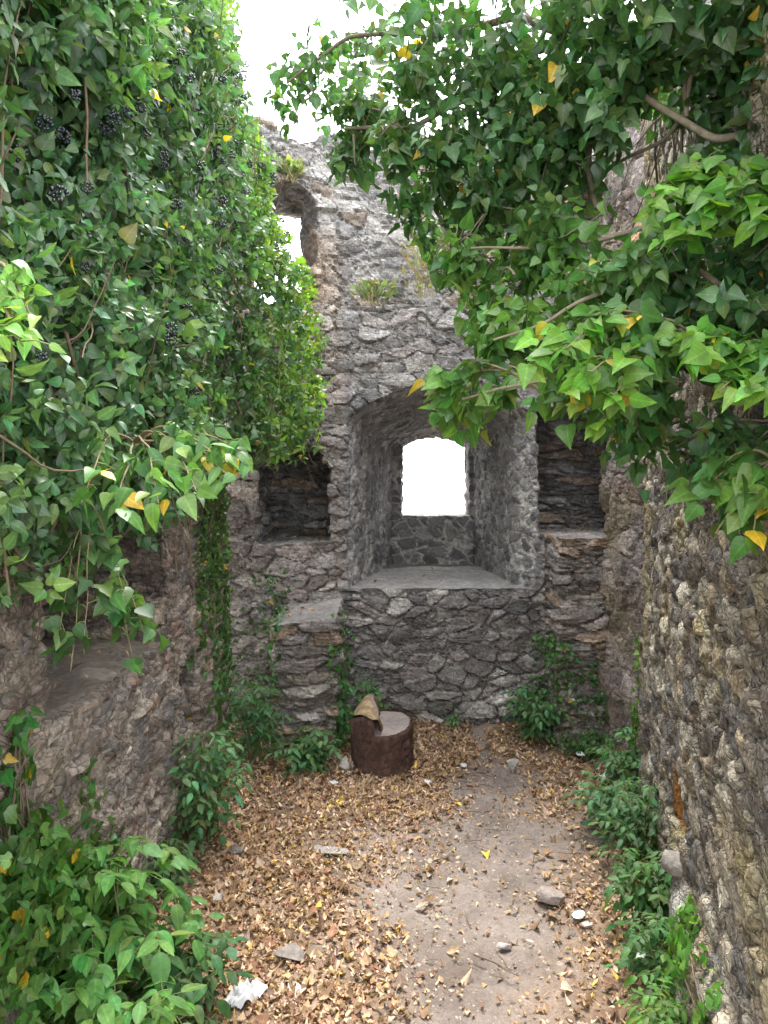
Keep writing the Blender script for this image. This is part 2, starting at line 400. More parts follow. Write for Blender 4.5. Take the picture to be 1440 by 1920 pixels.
def build_window_wall():
    X, Y, Z, o, h = grid((-1.62, 5.0, -.2), (2.25, 8.1, 3.42), .0118)
    yf = 5.80 - .035 * (X - .3) ** 2
    f = mx_(yf - Y, Y - 7.95, Z - 3.235 - .012 * np.sin(X * 9), -1.55 - X, X - 2.15, -.12 - Z)
    # stub pier and the block under the right niche
    pier = mx_(box(X, Y, Z, -.77, -.315, 5.19, 5.95, -.12, 9), (Z - .93 - (Y - 5.2) * .08 - (X + .55) * .1))
    blk = mx_(box(X, Y, Z, 1.245, 2.1, 5.40, 5.95, -.12, 9), (Z - 1.50 - (Y - 5.4) * .02 + (X - 1.4) * .03))
    f = mn_(f, pier, blk)
    car = embrasure(X, Y, Z)
    xo = np.clip((X - .515) / .33, -1, 1)
    opening = mx_(.185 - X, X - .845, Z - (2.25 + .10 * (1 - xo * xo)), 1.545 - Z, 7.4 - Y, Y - 8.3)
    ln = np.clip((X + .69) / .27, -1, 1)
    lniche = mx_(-.97 - X, X + .405 + (Y - 5.8) * .12, Z - (2.0 + .22 * (1 - ln * ln)), 1.42 + (X + .7) * .05 - Z, Y - 6.5, 4.9 - Y)
    rniche = mx_(1.165 - X, X - 2.0, Z - 2.45, 1.49 - Z, Y - 6.45, 4.9 - Y - .0)
    rniche = mx_(rniche, 1.49 - Z)
    f = mx_(f, -car, -opening, -lniche, -rniche)
    V, Q = surface_nets(f, o, h); del f, car, opening, lniche, rniche, pier, blk
    V = V.astype(np.float64)
    N = smooth_normals(V, Q, 2); c = np.stack
    inside = (V[:, 1] > 5.86)
    emb = inside & (V[:, 0] > -.33) & (V[:, 0] < 1.12) & (V[:, 2] > 1.0) & (V[:, 2] < 2.7) & (V[:, 1] < 7.9)
    nic = inside & (V[:, 2] < 2.6) & (V[:, 2] > 1.3) & ((V[:, 0] < -.36) | (V[:, 0] > 1.12)) & (V[:, 1] < 6.9)
    up = (N[:, 2] > .75) & (V[:, 2] > .7)
    hA, cA = rubble(V, N, (.20, .20, .11), .044, 3, GREY, (.17, .16, .148), .42, .007, .006, .11)
    hB, cB = rubble(V, N, (.14, .14, .095), .030, 5, [(.17, .165, .165), (.21, .20, .20), (.14, .135, .135), (.19, .17, .165), (.25, .24, .23)], (.44, .42, .385), .5, .004, 0, .22)
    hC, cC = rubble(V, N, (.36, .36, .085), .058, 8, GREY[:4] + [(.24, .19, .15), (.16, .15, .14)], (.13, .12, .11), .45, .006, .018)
    wB = sstep(5.74, 5.9, V[:, 1]) * emb
    wB = np.maximum(wB, sstep(.95, 1.06, V[:, 0]) * sstep(1.24, 1.16, V[:, 0]) * sstep(1.05, 1.3, V[:, 2]) * sstep(2.7, 2.4, V[:, 2]) * (V[:, 1] < 7))
    side = (np.abs(N[:, 0]) > .6) & (V[:, 1] < 5.85)
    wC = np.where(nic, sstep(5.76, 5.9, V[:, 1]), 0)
    right = (V[:, 0] > 1.22) & (V[:, 1] < 5.86); wC = np.where(right & (V[:, 2] < 1.6), 1, wC)
    pierm = (V[:, 0] < -.3) & (V[:, 0] > -.8) & (V[:, 1] < 5.7) & (V[:, 2] < 1.05); wC = np.where(pierm, 1, wC)
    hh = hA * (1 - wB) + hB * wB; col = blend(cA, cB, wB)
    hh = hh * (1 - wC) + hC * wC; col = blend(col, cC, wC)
    # the courses below the sill are darker stone, the face above the arch paler
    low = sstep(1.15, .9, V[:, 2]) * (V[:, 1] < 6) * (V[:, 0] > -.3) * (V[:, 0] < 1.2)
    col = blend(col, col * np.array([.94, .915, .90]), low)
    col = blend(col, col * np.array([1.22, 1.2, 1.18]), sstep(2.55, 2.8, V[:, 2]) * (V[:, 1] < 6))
    pr = ((V[:, 0] < -.3) | (V[:, 0] > 1.2)) & (V[:, 1] < 5.86)
    col = blend(col, col * np.array([1.15, 1.08, 1.01]), pr * 1.0)
    lichen = sstep(.25, .5, fbm(V, 4.5, 77, 3)) * (V[:, 0] > 1.35) * (V[:, 1] < 5.9) * sstep(.8, 1.2, V[:, 2])
    col = blend(col, (.33, .22, .06), lichen * .75)
    rust = sstep(.2, .6, fbm(V, 3.1, 78, 2)) * (V[:, 0] > 1.2) * (V[:, 2] < .8)
    col = blend(col, (.25, .14, .07), rust * .5)
    # worn mortar capping on sills and ledges
    fl = fbm(V, 8, 90, 3) * .010 + fbm(V, 30, 91, 2) * .005
    hh = np.where(up, fl * 1.3 + hh * .22, hh); capc = np.array([.27, .255, .24]) * (1 + .35 * fbm(V, 7, 92, 4) + .2 * vnoise(V, 30, 93))[:, None]; capc = blend(capc, capc * .78, (V[:, 2] < .98) * 1.0)
    col = np.where(up[:, None], capc * .72 + col * .28, col)
    # soften the change from capping to stone so that edges crumble instead of stepping
    col = paint_common(V, N, col, .5, 0)
    V2 = V + N * hh[:, None]
    C = V[Q].mean(1); Nf = N[Q].mean(1)
    root = empty('stone_wall', (.4, 5.8, 0), 'grey rubble stone wall pierced by a deep arched window recess and topped by a ledge', 'stone wall', kind='thing')
    sill = (Nf[:, 2] > .72) & (np.abs(C[:, 2] - 1.07) < .07) & (C[:, 0] > -.35) & (C[:, 0] < 1.15) & (C[:, 1] > 5.7)
    par = (C[:, 1] > 7.5) & (C[:, 2] < 1.62) & (C[:, 0] > .02) & (C[:, 0] < .95) & (C[:, 2] > 1.05) & ~sill
    emf = emb[Q].all(1) & ~sill & ~par
    pie = (C[:, 1] < 5.72) & (C[:, 0] < -.29) & (C[:, 0] > -.82) & (C[:, 2] < 1.08)
    piet = pie & (Nf[:, 2] > .72) & (C[:, 2] > .75)
    lni = (C[:, 1] > 5.83) & (C[:, 0] < -.36) & (C[:, 0] > -1.02) & (C[:, 2] > 1.33) & (C[:, 2] < 2.3) & (C[:, 1] < 6.7)
    rni = (C[:, 1] > 5.83) & (C[:, 0] > 1.1) & (C[:, 0] < 2.06) & (C[:, 2] > 1.44) & (C[:, 2] < 2.55) & (C[:, 1] < 6.7)
    blkf = (C[:, 1] < 5.83) & (C[:, 0] > 1.2) & (C[:, 2] < 1.56)
    par_obj = {}
    rest = ~(sill | par | emf | pie | lni | rni | blkf)
    def part(name, m, mat, parent, lab=None):
        v, q, c_ = sub_mesh(V2, Q, m, col); ob = quad_mesh(name, v, q, mat, parent=parent, col=c_)
        if lab: ob['label'] = lab
        return ob
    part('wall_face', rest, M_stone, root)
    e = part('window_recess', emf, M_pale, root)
    for nm, m, mt in (('window_sill', sill, M_ledge), ('parapet', par, M_pale)):
        v, q, c_ = sub_mesh(V2, Q, m, col); ob = quad_mesh(nm, v - np.array(root.location), q, mt, col=c_); ob.parent = e
    p = part('pier', pie & ~piet, M_stone, root, 'low broken stone pier with a flat top')
    v, q, c_ = sub_mesh(V2, Q, piet, col); ob = quad_mesh('pier_top', v - np.array(root.location), q, M_ledge, col=c_); ob.parent = p
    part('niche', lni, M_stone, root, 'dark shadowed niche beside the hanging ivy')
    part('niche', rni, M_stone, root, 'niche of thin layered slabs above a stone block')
    part('ledge_block', blkf, M_stone, root, 'stone block of layered slabs with yellow lichen')
    walls['window'] = (V2, N)

# ---- the set-back upper wall
def build_upper_wall():
    X, Y, Z, o, h = grid((-2.4, 3.2, 2.9), (3.2, 8.0, 5.5), .02)
    cx, cy = .35, 4.05
    rr = np.sqrt((X - cx) ** 2 + (Y - cy) ** 2)
    top = 4.84 - .12 * sstep(-.2, -.9, X) + .04 * np.sin(X * 5.1 + 1) + .035 * np.sin(X * 11.3) - .15 * sstep(1.0, 1.5, X)
    f = mx_(2.38 - rr, rr - 3.35, Z - top, 3.05 - Z, 3.7 - Y)
    a = np.clip((X + .78) / .27, -1, 1)
    nich = mx_(-1.05 - X, X + .51 + .225 * np.clip((Y - 6.15) / .55, 0, 1), 3.30 - Z, Z - (4.13 + .2 * (1 - a * a)), Y - 6.75, 5 - Y)
    op = mx_(-1.2 - X, X + .735, 3.42 - Z, Z - (4.22 + .3 * np.clip(Y - 6.6, 0, 1)), Y - 9, 5 - Y)
    op2 = mx_(1.50 - X, X - 1.78, 3.72 - Z, Z - 4.25, Y - 9, 4.6 - Y)
    f = mx_(f, -nich, -op, -op2)
    V, Q = surface_nets(f, o, h); V = V.astype(float); N = smooth_normals(V, Q, 2)
    hh, col = rubble(V, N, (.20, .20, .115), .052, 15, PALE + GREY[:2], (.34, .32, .30), .42, .008, .006)
    tan = sstep(-.2, -.55, V[:, 0]) * sstep(6.1, 6.3, V[:, 1]) * sstep(4.05, 3.8, V[:, 2])
    col = blend(col, col * np.array([1.35, 1.08, .85]), tan * .8)
    lich = sstep(.1, .5, fbm(V, 3, 79, 3)) * (V[:, 0] > 1.3)
    col = blend(col, (.42, .27, .12), lich * .6)
    V2 = V + N * hh[:, None]; C = V[Q].mean(1)
    root = empty('stone_wall', (.35, 6.4, 3.1), 'pale curved upper wall with a ragged top, set back above the window wall', 'stone wall', kind='thing')
    nm = (C[:, 0] > -1.05) & (C[:, 0] < -.47) & (C[:, 2] > 3.26) & (C[:, 2] < 4.38) & (vnear(C, N, Q))
    v, q, c_ = sub_mesh(V2, Q, ~nm, col); quad_mesh('wall_face', v, q, M_stone, parent=root, col=c_)
    v, q, c_ = sub_mesh(V2, Q, nm, col); quad_mesh('window_recess', v, q, M_stone, parent=root, col=c_)
    walls['upper'] = (V2, N)

def vnear(C, N, Q):
    r = np.sqrt((C[:, 0] - .35) ** 2 + (C[:, 1] - 4.05) ** 2)
    return (r > 2.41) & (r < 3.3) & (C[:, 1] > 5)

# ---- left wall with its broad recess
def build_left_wall():
    X, Y, Z, o, h = grid((-2.1, .3, -.2), (-.72, 5.25, 4.9), .0130)
    xf = -1.06 + .035 * sstep(3.7, 4.9, Y) + .012 * np.sin(Y * 7) - .03 * np.clip(Z - 1, -1, 2)
    f = mx_(X - xf, -2.0 - X, Y - 4.98, .45 - Y, -.12 - Z, Z - 4.7)
    s = np.clip((Y - 3.75) / .5, -4, 0)
    rec = mx_(2.42 - Y, Y - 3.74 - (X + 1.06) * .10, 1.10 - .05 * (X + 1.06) - Z, Z - 2.15, -1.72 - X)
    f = mx_(f, -rec)
    hole = box(X, Y, Z, -2, 0, 3.95, 4.25, .55, .95); f = mx_(f, -mx_(hole, -1.25 - X))
    V, Q = surface_nets(f, o, h); V = V.astype(float); N = smooth_normals(V, Q, 2)
    hA, cA = rubble(V, N, (.15, .15, .075), .036, 33, BROWN, (.23, .20, .165), .45, .011, .008, .11)
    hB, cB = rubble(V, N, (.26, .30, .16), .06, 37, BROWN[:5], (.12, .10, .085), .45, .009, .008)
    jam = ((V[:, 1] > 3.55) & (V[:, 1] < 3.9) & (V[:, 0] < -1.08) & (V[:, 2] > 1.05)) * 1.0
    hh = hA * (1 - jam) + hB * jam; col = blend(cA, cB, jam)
    up = (N[:, 2] > .75) & (V[:, 2] > .9) & (V[:, 2] < 1.3)
    hh = np.where(up, fbm(V, 8, 95, 3) * .020 + fbm(V, 30, 96, 2) * .007 + hh * .35, hh)
    col = np.where(up[:, None], np.array([.185, .16, .13]) * (1 + .5 * fbm(V, 6, 97, 4))[:, None] * .6 + col * .4, col)
    och = sstep(.2, .6, fbm(V, 2.6, 98, 3)); col = blend(col, (.27, .20, .09), och * .35)
    col = paint_common(V, N, col, .7, 3)
    V2 = V + N * hh[:, None]; C = V[Q].mean(1); Nf = N[Q].mean(1)
    root = empty('stone_wall', (-1.06, 3.2, 0), 'brown rubble wall with a broad ledged recess under the hanging ivy', 'stone wall', kind='thing')
    rc = (C[:, 0] < -1.1) & (C[:, 1] > 2.36) & (C[:, 1] < 3.82) & (C[:, 2] > 1.02) & (C[:, 2] < 2.25) & (C[:, 0] > -1.85)
    lg = rc & (Nf[:, 2] > .72) & (C[:, 2] < 1.3)
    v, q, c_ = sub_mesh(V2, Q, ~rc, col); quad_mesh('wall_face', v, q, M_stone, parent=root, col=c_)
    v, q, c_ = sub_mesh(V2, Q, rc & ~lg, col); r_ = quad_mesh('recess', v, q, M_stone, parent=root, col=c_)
    v, q, c_ = sub_mesh(V2, Q, lg, col); l_ = quad_mesh('ledge', v - np.array(root.location), q, M_ledge, col=c_); l_.parent = r_
    walls['left'] = (V2, N)

# ---- right wall
def build_right_wall():
    X, Y, Z, o, h = grid((.5, .9, -.2), (2.2, 5.5, 4.7), .0115)
    xa = .88 + .234 * (Y - 1.74) + .03 * np.clip(.5 - Z, -1, .5) * -1
    xa = xa - .05 * sstep(.42, .30, Z + .02 * np.sin(Y * 5)) * sstep(3.1, 2.9, Y)
    xb = 1.69 - .20 * (Y - 4.75) + .02 * np.sin(Z * 9)
    xf = np.where(Y < 4.62, xa, xb)
    f = mx_(xf - X, X - 2.1, 1.0 - Y, Y - 5.42, -.12 - Z, Z - (3.35 + 1.12 * sstep(3.2, 3.6, Y) + .06 * np.sin(Y * 9)))
    hole = mx_(box(X, Y, Z, .5, 1.42, 3.02, 3.33, .43, .66), )
    slot = box(X, Y, Z, .5, 1.36, 2.86, 3.3, .36, .43)
    f = mx_(f, -hole)
    V, Q = surface_nets(f, o, h); V = V.astype(float); N = smooth_normals(V, Q, 2)
    hA, cA = rubble(V, N, (.16, .16, .085), .034, 41, BUFF, (.21, .18, .14), .42, .006, .003, .08, .1)
    hB, cB = rubble(V, N, (.22, .22, .20), .045, 47, [(.22, .17, .15), (.26, .22, .20), (.18, .15, .14)], (.20, .17, .14), .4, .008, .006)
    st = sstep(4.58, 4.68, V[:, 1]); hh = hA * (1 - st) + hB * st; col = blend(cA, cB, st)
    li = sstep(.05, .55, fbm(V, 2.3, 99, 4)) * (1 - .65 * st); col = blend(col, (.36, .29, .10), np.maximum(li * .55, .6 * sstep(.16, .03, np.abs(V[:, 1] - 4.5)) * sstep(-.3, .3, fbm(V, 7, 106, 3)) * sstep(.6, 1.1, V[:, 2])))
    gr = sstep(.25, .6, fbm(V, 3.7, 100, 3)) * sstep(1.9, 1.2, V[:, 2]) * sstep(3.2, 2.2, V[:, 1]); col = blend(col, (.19, .20, .07), gr * .5)
    orange = (V[:, 2] > 3.3) * sstep(0, .5, fbm(V, 4, 103, 3)) * sstep(3.6, 3.9, V[:, 1]); col = blend(col, (.50, .28, .13), orange * .7)
    rnd = (V[:, 0] > 1.27) & (V[:, 1] > 2.98) & (V[:, 1] < 3.37) & (V[:, 2] > .42) & (V[:, 2] < .68)
    col = np.where(rnd[:, None], np.array([.34, .16, .05]) * (1 + .2 * fbm(V, 9, 104, 2))[:, None], col); hh = np.where(rnd, hh * .3, hh)
    pl = sstep(.40, .34, V[:, 2]) * sstep(3.0, 2.9, V[:, 1]) * sstep(2.45, 2.6, V[:, 1]) * sstep(.12, .2, V[:, 2])
    col = blend(col, np.array([.36, .34, .31]) * (1 + .2 * fbm(V, 6, 105, 3))[:, None], pl); hh = hh * (1 - .75 * pl)
    col = paint_common(V, N, col, .5, 5)
    V2 = V + N * hh[:, None]; C = V[Q].mean(1)
    root = empty('stone_wall', (1.2, 3.0, 0), 'buff rubble wall crusted with ochre lichen, a small rusty hole near its foot', 'stone wall', kind='thing')
    hm = (C[:, 1] > 2.99) & (C[:, 1] < 3.36) & (C[:, 2] > .40) & (C[:, 2] < .69) & (C[:, 0] > .88 + .234 * (C[:, 1] - 1.74) + .04) & (C[:, 0] < 1.5)
    qm = (C[:, 1] > 4.62) & ~hm
    v, q, c_ = sub_mesh(V2, Q, ~(hm | qm), col); quad_mesh('wall_face', v, q, M_near, parent=root, col=c_, smooth=True)
    v, q, c_ = sub_mesh(V2, Q, hm, col); quad_mesh('hole', v, q, M_stone, parent=root, col=c_)
    v, q, c_ = sub_mesh(V2, Q, qm, col); quad_mesh('stepped_corner', v, q, M_stone, parent=root, col=c_)
    walls['right'] = (V2, N)

# ---- the ground: one sheet, fine inside the ruin, falling away outside its walls
def path_mask(x, y):
    xc = np.interp(y, [1.5, 2.7, 3.4, 4.2, 4.9], [.24, .32, .42, .52, .70])
    hw = np.interp(y, [1.5, 2.7, 3.4, 4.2, 4.8, 5.2], [.34, .40, .52, .56, .42, .05])
    P = np.stack([x, y, x * 0], 1)
    return sstep(1.7, .25, np.abs(x - xc) / hw + .9 * fbm(P, 3.2, 210, 4))

def ground_h(x, y):
    P = np.stack([x, y, x * 0], 1)
    z = fbm(P, 1.3, 200, 2) * .022 + fbm(P, 9, 201, 3) * .006
    z += .07 * sstep(-.55, -1.05, x) * (y < 5.6) + .07 * sstep(.05, -.2, (.473 + .234 * y) - x - .2)
    z += .05 * sstep(5.3, 5.9, y)
    z -= .02 * path_mask(x, y)
    r = np.sqrt(x * x + (y - 4) ** 2)
    return z - np.maximum(r - 7.5, 0) * .65

def build_ground():
    co = np.array([400, 250, 140, 80, 45, 28, 18, 12, 9, 7.5, 5.5, 4.2, 3.2, 2.5])
    xs = np.concatenate([-co, np.arange(-1.9, 2.4, .016), co + .3]); ys = np.concatenate([-co + 1, np.arange(.8, 6.0, .016), co + 4.2])
    xs.sort(); ys.sort()
    GX, GY = np.meshgrid(xs, ys, indexing='ij'); x, y = GX.ravel(), GY.ravel()
    P = np.stack([x, y, x * 0], 1); z = ground_h(x, y); pm = path_mask(x, y)
    z += np.where((np.abs(x) < 3) & (y < 7), fbm(P, 40, 203, 2) * .004 + np.maximum(vnoise(P, 34, 204) - .55, 0) * .03, 0)
    col = blend(np.tile([.185, .125, .085], (len(x), 1)), (.172, .142, .124), pm)
    col *= (1 + .34 * fbm(P, 5, 205, 4) + .16 * vnoise(P, 38, 207))[:, None]
    dk = sstep(.2, .6, fbm(P, 2.0, 206, 3)); col = blend(col, col * np.array([.72, .66, .62]), dk * .8)
    n = len(ys); i = np.arange(len(xs) - 1)[:, None] * n; j = np.arange(n - 1)[None, :]
    Q = np.stack([i + j, i + n + j, i + n + j + 1, i + j + 1], -1).reshape(-1, 4)
    tag(quad_mesh('ground', np.stack([x, y, z], 1), Q, M_dirt, col=col), 'trodden bare earth floor of the ruin', 'ground', kind='structure')

# ------------------------------------------------------------------ leaves
def leaf_tpl(out, fold=.25, curl=.25, wave=.0):
    """out: outline half, (halfwidth, y) from base to tip; length 1 along y"""
    ys = [p[1] for p in out]; mid = [0.0] + ys[1:] + [1.0]; n = len(out)
    V = [(0, m, -curl * m * m) for m in mid]
    for s in (-1, 1):
        for k, (hw, y) in enumerate(out):
            V.append((s * hw, y, -curl * y * y + fold * hw + wave * (1 if k % 2 else -1)))
    Fc = []
    nm = len(mid); L0, R0 = nm, nm + n
    for k in range(n - 1):
        Fc.append((k, k + 1, L0 + k + 1, L0 + k)); Fc.append((k + 1, k, R0 + k, R0 + k + 1))
    # last: mid[n-1], mid[n] are the last ring's y and the tip
    Fc.append((n - 1, n, L0 + n - 1)); Fc.append((n, n - 1, R0 + n - 1))
    return np.array(V, float), Fc

OV = [(.07, .0), (.24, .08), (.33, .22), (.31, .42), (.22, .63), (.10, .84)]             # ovate, the ivy's flowering shoots
DI = [(.12, -.04), (.33, .04), (.43, .20), (.36, .42), (.23, .63), (.10, .83)]           # broad diamond
LB = [(.20, -.10), (.37, -.02), (.52, .18), (.30, .33), (.29, .52), (.17, .72), (.07, .88)]   # three-lobed
EL = [(.04, .0), (.17, .12), (.25, .32), (.26, .52), (.19, .72), (.09, .88)]             # elliptic leaflet
NA = [(.05, .0), (.17, .25), (.18, .55), (.08, .82)]
TP = {
    'ovate': [leaf_tpl(OV, .15, .15), leaf_tpl(OV, .45, .3), leaf_tpl(OV, .3, .6), leaf_tpl(OV, -.1, .35, .015), leaf_tpl(DI, .3, .4), leaf_tpl(EL, .4, .5), leaf_tpl(EL, .2, .2, .01)],
    'broad': [leaf_tpl(DI, .15, .10), leaf_tpl(DI, .45, .5), leaf_tpl(LB, .25, .3, .02), leaf_tpl(OV, .3, .6), leaf_tpl(DI, -.18, .4, .02), leaf_tpl(LB, .4, .1, .015), leaf_tpl(OV, .1, .2)],
    'lobed': [leaf_tpl(LB, f, c, .012) for f, c in ((.15, .10), (.35, .25), (-.05, .3))],
    'ellip': [leaf_tpl(EL, f, c) for f, c in ((.1, .15), (.3, .35), (.2, .6))],
    'dead': [leaf_tpl(DI, .9, .5), leaf_tpl(OV, 1.3, .9), leaf_tpl(EL, .6, -.5), leaf_tpl(NA, .8, .7, .03), leaf_tpl(LB, .5, -.4, .04)],
}

def leaves(name, pos, d, n, size, tint, shape, mat, parent=None):
    pos, d, n = np.asarray(pos, float), norm(np.asarray(d, float)), np.asarray(n, float)
    x = norm(np.cross(d, n)); n = np.cross(x, d)
    tp = TP[shape]; pick = rng.integers(0, len(tp), len(pos)); wd = rng.uniform(.82, 1.2, len(pos))
    Vs, Ls, Ss, Cs, Us, nv, nl = [], [], [], [], [], 0, 0
    for k, (tv, fc) in enumerate(tp):
        m = np.where(pick == k)[0]
        if not len(m): continue
        s = size[m][:, None, None]
        P = pos[m][:, None] + s * (tv[None, :, 0:1] * wd[m][:, None, None] * x[m][:, None] + tv[None, :, 1:2] * d[m][:, None] + tv[None, :, 2:3] * n[m][:, None])
        nt_ = len(tv); Vs.append(P.reshape(-1, 3))
        Cs.append(np.repeat(tint[m], nt_, 0)); Us.append(np.tile(tv[:, :2], (len(m), 1)))
        lo = np.concatenate([np.array(f) for f in fc]); ln = np.array([len(f) for f in fc]); st = np.concatenate([[0], np.cumsum(ln)[:-1]])
        Ls.append((lo[None] + (nv + np.arange(len(m)) * nt_)[:, None]).ravel())
        Ss.append((st[None] + (nl + np.arange(len(m)) * len(lo))[:, None]).ravel())
        nv += len(m) * nt_; nl += len(m) * len(lo)
    return raw_mesh(name, np.concatenate(Vs), np.concatenate(Ls), np.concatenate(Ss), mat, parent, np.concatenate(Cs), np.concatenate(Us))

def rand_unit(n):
    return norm(rng.normal(size=(n, 3)))

def rosettes(C, A, k, smin, smax, droop=.45, spread=(55, 105), reach=.05, wild=.28):
    """leaf whorls at shoot tips: C centres, A shoot directions; returns pos, dir, normal, size, centre index"""
    A = norm(A); n = len(C)
    u = norm(np.cross(A, np.array([.21, .3, .93]) + .01 * rng.normal(size=(n, 3)))); v = np.cross(A, u)
    P, D, N, S, I = [], [], [], [], []
    ph0 = rng.uniform(0, 6.28, n)
    for j in range(k):
        keep = rng.random(n) > .12
        ph = ph0 + j * 2.4 + rng.normal(0, .25, n)
        th = np.radians(spread[0] + (spread[1] - spread[0]) * (j / max(k - 1, 1)) + rng.normal(0, 9, n))
        radial = np.cos(ph)[:, None] * u + np.sin(ph)[:, None] * v
        d = np.cos(th)[:, None] * A + np.sin(th)[:, None] * radial
        nn = np.sin(th)[:, None] * A - np.cos(th)[:, None] * radial + wild * rng.normal(size=(n, 3))
        d = d + np.array([0, 0, -droop]) * rng.uniform(.3, 1.3, n)[:, None]
        s = rng.uniform(smin, smax, n) * (.55 + .45 * (j + 1) / k) * rng.uniform(.7, 1.1, n)
        p = C - A * (reach * j / k * rng.uniform(.6, 1.4, n))[:, None] + radial * (.25 * s)[:, None]
        P.append(p[keep]); D.append(d[keep]); N.append(nn[keep]); S.append(s[keep]); I.append(np.arange(n)[keep])
    return [np.concatenate(a) for a in (P, D, N, S, I)]

def tints(n, base, var=.3, yellow=.0, ycol=(.55, .36, .03), hue=.12):
    t = np.tile(np.asarray(base, float), (n, 1)) * np.exp(rng.normal(0, var, n))[:, None]
    t[:, 0] *= np.exp(rng.normal(0, hue * 1.6, n)); t[:, 2] *= np.exp(rng.normal(0, hue, n))
    if yellow:
        m = rng.random(n) < yellow; t[m] = np.asarray(ycol) * rng.uniform(.6, 1.15, (m.sum(), 1))
    return np.clip(t, .004, .8)

IVY_D = (.062, .122, .050); IVY_M = (.090, .180, .052); IVY_B = (.11, .22, .03); HERB = (.085, .185, .075); HERB2 = (.09, .20, .05)

# ---- the ivy over the left wall
def left_face(y, z):
    """how far out (x) the ivy's outer face stands"""
    P = np.stack([y * 0, y, z], 1)
    x = -.74 + .10 * sstep(2.2, 1.2, y) * 0
    x = x - .24 * sstep(3.85, 4.6, z)
    x = x + .34 * sstep(4.1, 4.9, y) * sstep(1.75, 2.35, z) * sstep(3.75, 2.9, z) - .02 * sstep(3.2, 3.8, z) * sstep(4.3, 4.9, y)
    x = x + .13 * fbm(P, 1.9, 401, 2) + .05 * fbm(P, 5.5, 402, 2)
    return x

def left_bottom(y):
    return np.interp(y, [0.8, 1.4, 2.0, 2.6, 3.2, 4.0, 4.6, 5.4], [1.72, 1.74, 1.70, 1.72, 1.82, 1.93, 2.03, 2.08])

def berry_mesh():
    V, Fq, n = [], [], 0
    import bmesh
    bm = bmesh.new()
    for k in range(26):
        a = rand_unit(1)[0]; a[2] = a[2] * .8 + .15
        r = rng.uniform(.0034, .0044)
        res = bmesh.ops.create_icosphere(bm, subdivisions=1, radius=r)
        bmesh.ops.translate(bm, verts=res['verts'], vec=Vector(a * rng.uniform(.012, .0165)))
    me = bpy.data.meshes.new('berry_cluster'); bm.to_mesh(me); bm.free()
    me.polygons.foreach_set('use_smooth', np.full(len(me.polygons), True)); me.materials.append(M_berry)
    return me

